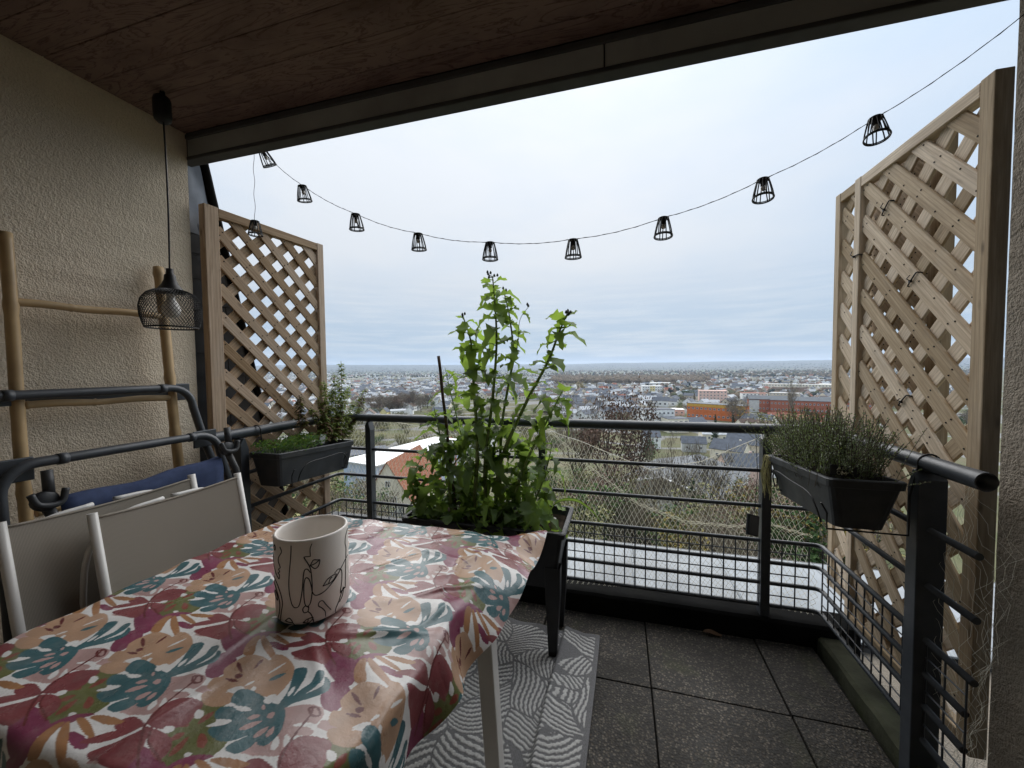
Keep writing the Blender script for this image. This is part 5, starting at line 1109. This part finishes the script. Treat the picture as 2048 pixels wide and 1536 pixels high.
bl(1268, 800, .1, 'salmon-coloured long low apartment house left of the yellow-white block', 40, 12, 9, WM['pink'], 2, 8, 2, 1.6, RM['pale'], z0=2.6)
bl(1605, 880, -.05, 'long cream slab block on the plain left of the right trellis', 120, 13, 14, WM['cream'], 3, 26, 2, 1.8, WM['white'], z0=3, sides=False)
bl(1720, 900, -.1, 'cream slab block seen through the right trellis', 110, 13, 14, WM['cream'], 3, 22, 2, 1.8, WM['white'], z0=3, sides=False)
bl(1508, 610, .25, 'white block with salmon stair bays above the brick school', 30, 13, 11, WM['white'], 3, 7, 1.8, 1.5, RM['red'], z0=2.4, accents=((.15, .42, 0, 11, WM['pink']),))
bl(1570, 590, -.2, 'beige-grey four-storey block right of the salmon one', 30, 13, 13, WM['stone'], 4, 8, 1.6, 1.5, WM['grey'], z0=2.2)
bl(1325, 400, .15, 'low terracotta building behind the white apartment house', 38, 12, 5.5, WM['pink'], 1, 8, 1.6, 1.4, WM['white'], z0=2.8)
bl(1318, 1020, .05, 'long white warehouse with curved pale roof beside the woods', 52, 24, 9, WM['white'], 0, 0, 1, 1, WM['white'], 'warehouse', 'warehouse')
bl(1400, 720, .1, 'grey market hall with pale blue roof bands', 46, 26, 7, WM['grey'], 0, 0, 1, 1, M_['bluep'], 'market_hall', 'hall')
bl(845, 1500, 0, 'cream slab block far off left of the plant stake', 46, 13, 17, WM['cream'], 4, 9, 2.2, 2, WM['white'], z0=2.5, sides=False)
bl(710, 1650, .1, 'pale yellow slab block far off above the left window box', 60, 13, 15, WM['cream'], 4, 10, 2.2, 2, WM['white'], z0=2.5, sides=False)
bl(1570, 33, .3, 'pale green flat roof just below the ledge behind the right post', 9, 5.5, 2, WM['grey'], 0, 0, 1, 1, M_['greenroof'], 'garage', 'garage')
# brown and red roofed rows on the right
for i, (px, r_, rt, w, wm, rm, lb) in enumerate(((1492, 308, .75, 11, 'cream', 'brown', 'leftmost brown-roofed terrace house above the right handrail'), (1510, 304, .75, 11, 'cream', 'brown', 'second brown-roofed terrace house above the right handrail'), (1528, 300, .75, 11, 'cream', 'brown', 'third brown-roofed terrace house above the right handrail'),
   (1505, 345, -.6, 12, 'white', 'slate', 'white gable with slate roof behind the brown terrace'), (1532, 350, -.5, 13, 'cream', 'slate', 'cream gable with pale slate roof behind the brown terrace'),
   (1558, 372, .15, 14, 'cream', 'red', 'red-roofed house left of the three near the thyme'), (1592, 368, .1, 14, 'cream', 'red', 'red-roofed house in the middle of the row near the thyme'), (1626, 364, .05, 14, 'cream', 'red', 'red-roofed house nearest the right trellis'), (1600, 320, .9, 11, 'cream', 'brown', 'brown-roofed gable half hidden by the thyme'), (1570, 318, .8, 11, 'white', 'brown', 'white-gabled brown-roofed house above the thyme'))):
    p = at_r(px, r_); house(lb, p, facing(p)+rt, w, 8.5, 4.8, 3.9, WM[wm], RM[rm], [(0, -2.5, 3, 1.2, 1.4), (0, 2.5, 3, 1.2, 1.4), (1, 0, 4, 1.1, 1.4)])
# ---- the many houses of the plain
HV = {}
for wn_ in ('white', 'cream', 'grey', 'pink', 'stone'):
    for rn in ('slate', 'brown', 'red', 'pale'):
        b = MB(); gable_shape(b, 10, 8, 5.4, 3.0)
        for i, v in enumerate(b.v):
            if v[2] == 0: b.v[i] = (v[0], v[1], -2)
        for u in (-3, 0, 3): b.box((u, -4.0, 2.6), (1.2, .12, 1.4), None, 2)
        for s in (-1, 1): b.box((s*5, 0, 4.4), (.12, 1.1, 1.4), None, 2); b.box((s*5, -2, 2.2), (.12, 1.1, 1.4), None, 2)
        b.box((3, .8, 7.6), (.7, .7, 1.6), None, 0); HV[wn_, rn] = b.mesh('house', [WM[wn_], RM[rn], M_['pane']])
def where(px):
    for x, s in ((640, 'seen through the left trellis'), (860, 'between the left trellis and the plant stake'), (1160, 'behind the tall sowthistle'), (1400, 'just right of the tall sowthistle'), (1680, 'on the plain left of the right trellis'), (9999, 'seen through the right trellis')):
        if px < x: return s
RH = random.Random(11); spots = []; taken = []
def sample(x0, x1, y0, y1, n, skew=1.0):
    for _ in range(n):
        px = RH.uniform(x0, x1); py = y0+(y1-y0)*RH.random()**skew; p = gp(px, py)
        if any((p.x-q.x)**2+(p.y-q.y)**2 < m*m for q, m in taken[-600:]): continue
        taken.append((p, 11)); spots.append((math.hypot(p.x, p.y), px, p))
for o in list(COL.objects):
    if o.parent is None and o.get('category') in ('house', 'building', 'school', 'hall', 'shed', 'warehouse', 'tower'): taken.insert(0, (o.location.copy(), 20))
KEEP = list(taken)
sample(410, 1110, 750, 800, 2300, 1.25); sample(410, 760, 790, 850, 260); sample(1110, 1290, 774, 840, 420); sample(1290, 1960, 760, 815, 800, 1.2); sample(640, 900, 805, 835, 90); sample(1040, 1300, 744, 752, 90); sample(1300, 1960, 746, 762, 330); sample(410, 1110, 746, 753, 260)
spots = [s for s in spots if not any((s[2].x-q.x)**2+(s[2].y-q.y)**2 < (m+12)**2 for q, m in KEEP)]
spots.sort(key=lambda s: s[0]); FV, FF, FC = [], [], []
WC = dict(white=(.90, .89, .86), cream=(.86, .78, .63), grey=(.6, .59, .57), pink=(.8, .56, .48), stone=(.6, .53, .43)); RC = dict(slate=(.15, .16, .18), brown=(.15, .105, .085), red=(.32, .13, .09), pale=(.48, .49, .5))
for i, (r_, px, p) in enumerate(spots):
    wn_ = RH.choices(('white', 'cream', 'grey', 'pink', 'stone'), (56, 22, 8, 6, 8))[0]; rn = RH.choices(('slate', 'brown', 'red', 'pale'), (52, 18, 4, 26))[0]
    rot = facing(p)+RH.choice((0, 1.57, 1.57, 1.2, .5))+RH.uniform(-.4, .4); sx, sz = RH.uniform(.9, 2.0), RH.uniform(.95, 1.4)
    if i < 290:
        o = D.objects.new('house', HV[wn_, rn]); COL.objects.link(o); o.location = p; o.rotation_euler.z = rot; o.scale = (sx, RH.uniform(.95, 1.4), sz)
        ds = 'near' if r_ < 450 else 'more distant' if r_ < 900 else 'far-off'
        lb = f"{ds} {wn_}-walled house with {rn} roof {where(px)}"; tag(o, lb, 'house', f"{ds} {wn_} houses with {rn} roofs {where(px)}")
    else:
        b = MB(); gable_shape(b, 10*sx, 8, 5.8*sz, 2.8*sz, ov=.2); k = len(FV); ca, sa = math.cos(rot), math.sin(rot)
        for x, y, z in b.v: FV.append((p.x+x*ca-y*sa, p.y+x*sa+y*ca, p.z+(z if z > 0 else -2)))
        for f, m in zip(b.f, b.m):
            FF.append(tuple(k+q for q in f)); FC.append(WC[wn_] if m == 0 else RC[rn])
me = D.meshes.new('far_houses'); me.from_pydata(FV, [], FF); ca_ = me.color_attributes.new('Col', 'FLOAT_COLOR', 'CORNER'); arr = []
for f, c in zip(FF, FC): arr += [(*c, 1)]*len(f)
ca_.data.foreach_set('color', np.array(arr, np.float32).ravel()); me.materials.append(colmat('far_house_colours', .85, .1, .1, .5)); o = put('far_houses', me); tag(o, 'mass of tiny pale houses spread over the far plain', 'houses', None, 'stuff')
# flat pale commercial sheds far on the plain
for i in range(46):
    px = RH.uniform(1290, 1960) if i < 30 else RH.uniform(420, 1000); py = RH.uniform(747, 764); p = gp(px, py)
    o = MB().box((0, 0, 2.5), (1, 1, 7)).build('commercial_shed', WM[RH.choice(('white', 'white', 'cream', 'grey'))], None, None); o.data.materials.append(RM['pale']); o.data.polygons[1].material_index = 1
    o.location = p; o.rotation_euler.z = facing(p)+RH.uniform(-.2, .2); o.scale = (RH.uniform(25, 80), RH.uniform(15, 35), RH.uniform(.8, 1.5)); tag(o, f'low pale flat-roofed commercial shed far off {where(px)}', 'shed', f'commercial sheds {where(px)}')
# ================================================================ trees
M_['bark'] = flat('bark', (.075, .06, .045), .95, .3, 2)
def crownmat(name, cs, tr=.15):
    a = NM(name); ge = a.n('ShaderNodeNewGeometry'); oi = a.n('ShaderNodeObjectInfo'); ra = a.n('ShaderNodeValToRGB'); a.l(ge.outputs['Random Per Island'], ra.inputs[0])
    el_ = ra.color_ramp.elements; el_[0].color = (*cs[0], 1); el_[1].color = (*cs[-1], 1)
    for i, c in enumerate(cs[1:-1]): e = el_.new((i+1)/(len(cs)-1)); e.color = (*c, 1)
    hs = a.n('ShaderNodeHueSaturation'); a.l(ra.outputs[0], hs.inputs['Color']); a.l(a.rng(oi.outputs['Random'], 0, 1, .7, 1.3), hs.inputs['Value']); a.set(hs.outputs[0], .9, 0, .1)
    return a.m
CMT = dict(bare=crownmat('bare_twigs', ((.14, .115, .085), (.215, .175, .13), (.28, .24, .185))), olive=crownmat('olive_shrub', ((.115, .115, .05), (.20, .19, .085), (.29, .265, .13))), copper=crownmat('copper_leaves', ((.10, .06, .045), (.16, .105, .078), (.225, .155, .115))),
           fir=crownmat('fir_needles', ((.018, .04, .018), (.03, .06, .025), (.045, .075, .035))), gold=crownmat('yellow_leaves', ((.16, .12, .03), (.25, .19, .05), (.30, .24, .08))), green=crownmat('green_shrub', ((.035, .07, .022), (.06, .105, .035), (.085, .13, .045))))
def tree_mesh(kind, seed, n=1500):
    """unit tree: height 1, crown width about .7; returns trunk mesh, crown mesh"""
    r = random.Random(seed); t = MB(); V, Fq = [], []
    fir = kind == 'fir'; shrub = kind in ('olive', 'gold', 'green')
    if not shrub: t.tube([(0, 0, -.05), (.01, 0, .25), (0, .01, .6 if not fir else .95)], [.022, .017, .006], 6)
    tips = []
    if not fir:
        nb = 12 if not shrub else 16
        for k in range(nb):
            a = r.uniform(0, 6.28); z0 = r.uniform(.18, .5) if not shrub else r.uniform(0, .05); sp = r.uniform(.1, .33); z1 = r.uniform(.55, .97) if not shrub else r.uniform(.4, .95); e = Vector((math.cos(a)*sp, math.sin(a)*sp, z1)); s = Vector((0, 0, z0))
            mid = s.lerp(e, .5)+Vector((math.cos(a)*sp*.25, math.sin(a)*sp*.25, -.02)); t.tube([s, mid, e], [.009, .006, .002], 4, caps=False); tips += [(mid, .16), (e, .13), (s.lerp(e, .75), .15)]
            for _ in range(3):
                q = mid.lerp(e, r.random()); u = q+Vector((r.gauss(0, .09), r.gauss(0, .09), r.uniform(.02, .14))); t.tube([q, u], [.004, .001], 3, caps=False); tips.append((u, .1))
    for i in range(n):
        if fir:
            z = 1-r.random()**.55*.95; w = (1-z)*.27*(.72+.28*math.sin(z*70))+.01; a = r.uniform(0, 6.28); rr = w*math.sqrt(r.random()); p = Vector((rr*math.cos(a), rr*math.sin(a), z-.06*rr)); l, wd = r.uniform(.02, .045), .012; e = Vector((math.cos(a), math.sin(a), r.uniform(-.6, .1))).normalized()
        else:
            c, s = r.choice(tips); p = c+Vector((r.gauss(0, s*.45), r.gauss(0, s*.45), r.gauss(0, s*.4)))
            if p.z < .03: p.z = .03+r.random()*.1
            if kind == 'bare': l, wd = r.uniform(.035, .075), r.uniform(.0022, .0045); e = ((p-Vector((0, 0, .3))).normalized()+Vector((r.gauss(0, .5), r.gauss(0, .5), r.gauss(.3, .4)))).normalized()
            else: l = r.uniform(.010, .022) if kind == 'copper' else r.uniform(.014, .03); wd = l*.55; e = Vector((r.gauss(0, 1), r.gauss(0, 1), r.gauss(0, .8))).normalized()
        sd = e.cross(Vector((r.gauss(0, 1), r.gauss(0, 1), r.gauss(0, 1)))).normalized()*wd; k = len(V); V += [p-e*l*.5-sd, p-e*l*.5+sd, p+e*l*.5+sd*.6, p+e*l*.5-sd*.6]; Fq.append((k, k+1, k+2, k+3))
    return (t.mesh('trunk', M_['bark']) if t.v else None), npmesh('crown', np.array([tuple(v) for v in V]), np.array(Fq), CMT[kind])
TM = {k: [tree_mesh(k, 31*i+len(k), n) for i in range(3)] for k, n in dict(bare=1900, olive=1700, copper=1800, fir=1700, gold=1200, green=1700).items()}
def tree(p, kind, h, wd, label, group=None, name=None, cat='tree', parts=True):
    tk, cr_ = random.choice(TM[kind]); sc = (wd/.7, wd/.7*random.uniform(.85, 1.15), h); nm = name or {'bare': 'bare_tree', 'fir': 'conifer', 'copper': 'copper_tree'}.get(kind, 'shrub')
    r = empty(nm, p); r.rotation_euler.z = random.uniform(0, 6.28); r.scale = sc; tag(r, label, cat, group)
    if tk: lput('trunk', tk, r)
    lput('crown', cr_, r); return r
def tree_to(px, ytop, r_, kind, wd, label, group=None, name=None, cat='tree'):
    p = at_r(px, r_); d = ray(px, ytop); zt = EYE.z+d.z/math.hypot(d.x, d.y)*r_; return tree(p, kind, max(1.2, zt-p.z), wd, label, group, name, cat)
tree_to(1215, 775, 74, 'copper', 13, 'big tree with brown-purple dead leaves right of the tall plant'); tree_to(1262, 800, 70, 'copper', 9, 'smaller brown-leaved tree right of the big one'); tree_to(1150, 800, 82, 'bare', 11, 'bare greyish tree left of the big brown-leaved tree')
tree_to(1240, 915, 52, 'copper', 7, 'dark brown-leaved tree low down below the handrail')
tree_to(1352, 880, 62, 'bare', 5, 'bare tree in front of the left part of the white hall'); tree_to(1430, 890, 60, 'bare', 5.5, 'bare tree in front of the right part of the white hall'); tree_to(1310, 905, 66, 'bare', 4, 'thin bare tree at the left corner of the white hall')
tree_to(1388, 955, 52, 'fir', 5, 'green conifer below the white hall'); tree_to(1432, 828, 225, 'fir', 9, 'left dark conifer above the right handrail'); tree_to(1468, 830, 220, 'fir', 8, 'right dark conifer above the right handrail')
tree_to(1358, 776, 640, 'fir', 15, 'dark cypress left of the round dark tree on the plain'); tree_to(1378, 776, 640, 'green', 22, 'round dark evergreen on the plain right of centre'); tree_to(1586, 762, 360, 'bare', 8, 'tall bare poplar in front of the brick school'); tree_to(1160, 762, 760, 'gold', 18, 'yellow-leaved round tree at the edge of the woods')
tree_to(825, 772, 440, 'bare', 7, 'tall bare poplar left of the plant stake'); tree_to(1300, 862, 160, 'green', 6, 'dark green round shrub left of the white villa', None, 'shrub', 'shrub'); tree_to(1560, 820, 230, 'olive', 26, 'broad grey-green tree below the red roofs'); tree_to(1480, 795, 330, 'bare', 13, 'bare tree left of the brick school'); tree_to(1466, 792, 345, 'bare', 12, 'bare tree beside the pink block')
for i in range(150):                                                     # scrub on the slope under the balcony
    left = i % 3 == 0; px = RH.uniform(380, 735) if left else RH.uniform(1080, 1720); r_ = RH.uniform(34, 88); yt = 741+(r_ and 0)+RH.uniform(.20, .36)*769 if r_ < 60 else 741+RH.uniform(.15, .3)*769
    if not left and 1270 < px < 1480 and r_ > 55: r_ = RH.uniform(30, 46); yt = RH.uniform(1010, 1070)
    kind = RH.choices(('olive', 'bare', 'copper', 'gold', 'green'), (44, 26, 4, 4, 22) if left else (30, 34, 12, 9, 15))[0]; p = at_r(px, r_); d = ray(px, yt); zt = EYE.z+d.z/math.hypot(d.x, d.y)*r_; h = min(max(zt-p.z, 2), 9)
    ad_ = dict(olive='olive', bare='leafless brown', copper='rust-brown', gold='yellowish', green='dark green')[kind]; sd = ('behind the left trellis' if px < 640 else 'beside the left window box') if left else ('just right of the raised planter' if px < 1260 else 'below the white hall' if px < 1480 else 'near the right post and trellis')
    tree(p, kind, h, RH.uniform(4, 8), f'{"tall" if h > 5 else "low"} {ad_} shrub on the slope behind the net, {sd}', f'{"tall" if h > 5 else "low"} {ad_} shrubs on the slope {sd}', 'shrub', 'shrub')
for i in range(170):                                                     # trees among the houses
    px = RH.uniform(400, 1960); py = 790+(1-RH.random()**1.5)*85-15; p = gp(px, py); r_ = math.hypot(p.x, p.y)
    if r_ < 120 or r_ > 1100 or any((p.x-q.x)**2+(p.y-q.y)**2 < (m*.75)**2 for q, m in KEEP): continue
    kind = RH.choices(('bare', 'olive', 'fir', 'green', 'copper', 'gold'), (52, 14, 10, 12, 7, 5))[0]; ad_ = dict(olive='olive-green', bare='leafless', copper='rust-brown', gold='yellow', green='dark green', fir='dark conifer')[kind]
    tree(p, kind, RH.uniform(6, 12), RH.uniform(6, 11), f"{ad_} tree among the houses {where(px)}", f"{ad_} trees among the houses {where(px)}", 'tree')
for i in range(110):                                                     # scrub between the school and the houses beyond
    px = RH.uniform(690, 1120); py = RH.uniform(822, 900); p = gp(px, py)
    if any((p.x-q.x)**2+(p.y-q.y)**2 < (m*.8)**2 for q, m in KEEP): continue
    kind = RH.choices(('olive', 'bare', 'green'), (60, 30, 10))[0]; ad_ = dict(olive='olive', bare='leafless', green='dark green')[kind]
    tree(p, kind, RH.uniform(3, 7), RH.uniform(6, 12), f'{ad_} bush beyond the white school, {where(px)}', f'{ad_} bushes beyond the white school, {where(px)}', 'shrub', 'shrub')
for i in range(46):                                                      # grove left of the plant
    px = RH.gauss(790, 34); p = at_r(px, RH.uniform(430, 500)); k_ = 'leafless brown' if i % 5 else 'russet'; z_ = 'at the left end of' if px < 770 else 'in the middle of' if px < 812 else 'at the right end of'; tree(p, 'bare' if i % 5 else 'copper', RH.uniform(13, 20), RH.uniform(12, 18), f'{k_} tree {z_} the grove left of the plant stake', f'{k_} trees {z_} the grove', 'tree')
def woods():
    rs = np.random.default_rng(3); V, Fq, Cc = [], [], []; cols = np.array([(.175, .14, .10), (.215, .165, .12), (.15, .125, .095), (.11, .115, .07), (.03, .045, .045), (.19, .145, .105)])
    def clump(p, h, w, c, far):
        """small lumpy crown: two rings and a top, closed"""
        k = len(V); m = 6; j = 0 if far else 1
        for z_, f_ in ((.12, .85), (.55, 1.0), (.85, .6)):
            for q in range(m): a = 6.2832*(q+.5*(z_ > .5))/m; e = f_*w*.5*rs.uniform(.72, 1.2); V.append([p[0]+math.cos(a)*e, p[1]+math.sin(a)*e, p[2]+h*z_*rs.uniform(.9, 1.1)]); Cc.append(c*rs.uniform(.85, 1.15))
        V.append([p[0], p[1], p[2]+h]); Cc.append(c*1.1)
        for l_ in range(2):
            for q in range(m): n_ = (q+1) % m; o = k+l_*m; Fq.append((o+q, o+n_, o+m+n_)); Fq.append((o+q, o+m+n_, o+m+q))
        for q in range(m): Fq.append((k+2*m+q, k+2*m+(q+1) % m, k+3*m))
    def fill(x0, x1, y0, y1, n, pal, h0, h1, keep=0):
        for _ in range(n):
            p = gp(rs.uniform(x0, x1), rs.uniform(y0, y1)); r_ = math.hypot(p.x, p.y)
            if r_ < 240: continue
            h = rs.uniform(h0, h1); clump(p, h, h*rs.uniform(.8, 1.4)*(1+max(0, r_-3500)/4000), cols[rs.choice(pal)], r_ > 2500)
    fill(1110, 1980, 741, 757, 1500, (0, 1, 2, 2, 3, 4), 10, 16); fill(1100, 1420, 755, 768, 700, (0, 1, 0, 5), 12, 18); fill(400, 1130, 742, 755, 1300, (0, 2, 3, 4), 9, 14); fill(400, 1110, 755, 800, 1500, (0, 1, 2, 3, 4, 4), 5, 9); fill(1290, 1980, 757, 802, 1100, (0, 1, 1, 2, 3, 4, 5), 6, 11)
    fill(1090, 1300, 768, 830, 420, (0, 1, 2, 5), 5, 9); fill(400, 1990, 727, 742, 1500, (4, 4, 4, 2), 5, 10); fill(640, 760, 795, 830, 120, (0, 1, 3), 5, 8); fill(400, 660, 795, 850, 200, (0, 2, 3), 5, 8)
    me = npmesh('woodland', np.array(V), np.array(Fq), colmat('winter_woodland', .95, .05, .3, .6), False, np.array(Cc)); o = put('woodland', me); tag(o, 'brown winter woodland and hedges covering the far plain and hills', 'woods', None, 'stuff')
woods()
# ================================================================ haze over the plain
hz = MB().box((0, 0, 75), (30000, 30000, 270)).build('haze', []); hm = D.materials.new('haze'); hm.use_nodes = True; t = hm.node_tree; t.nodes.clear()
ho = t.nodes.new('ShaderNodeOutputMaterial'); pv = t.nodes.new('ShaderNodeVolumePrincipled'); pv.inputs['Color'].default_value = (.68, .81, 1, 1); pv.inputs['Density'].default_value = 6.5e-5; pv.inputs['Anisotropy'].default_value = .35
t.links.new(pv.outputs[0], ho.inputs['Volume']); hz.data.materials.append(hm); hz['kind'] = 'stuff'; hz['label'] = 'thin pale haze over the town and plain'
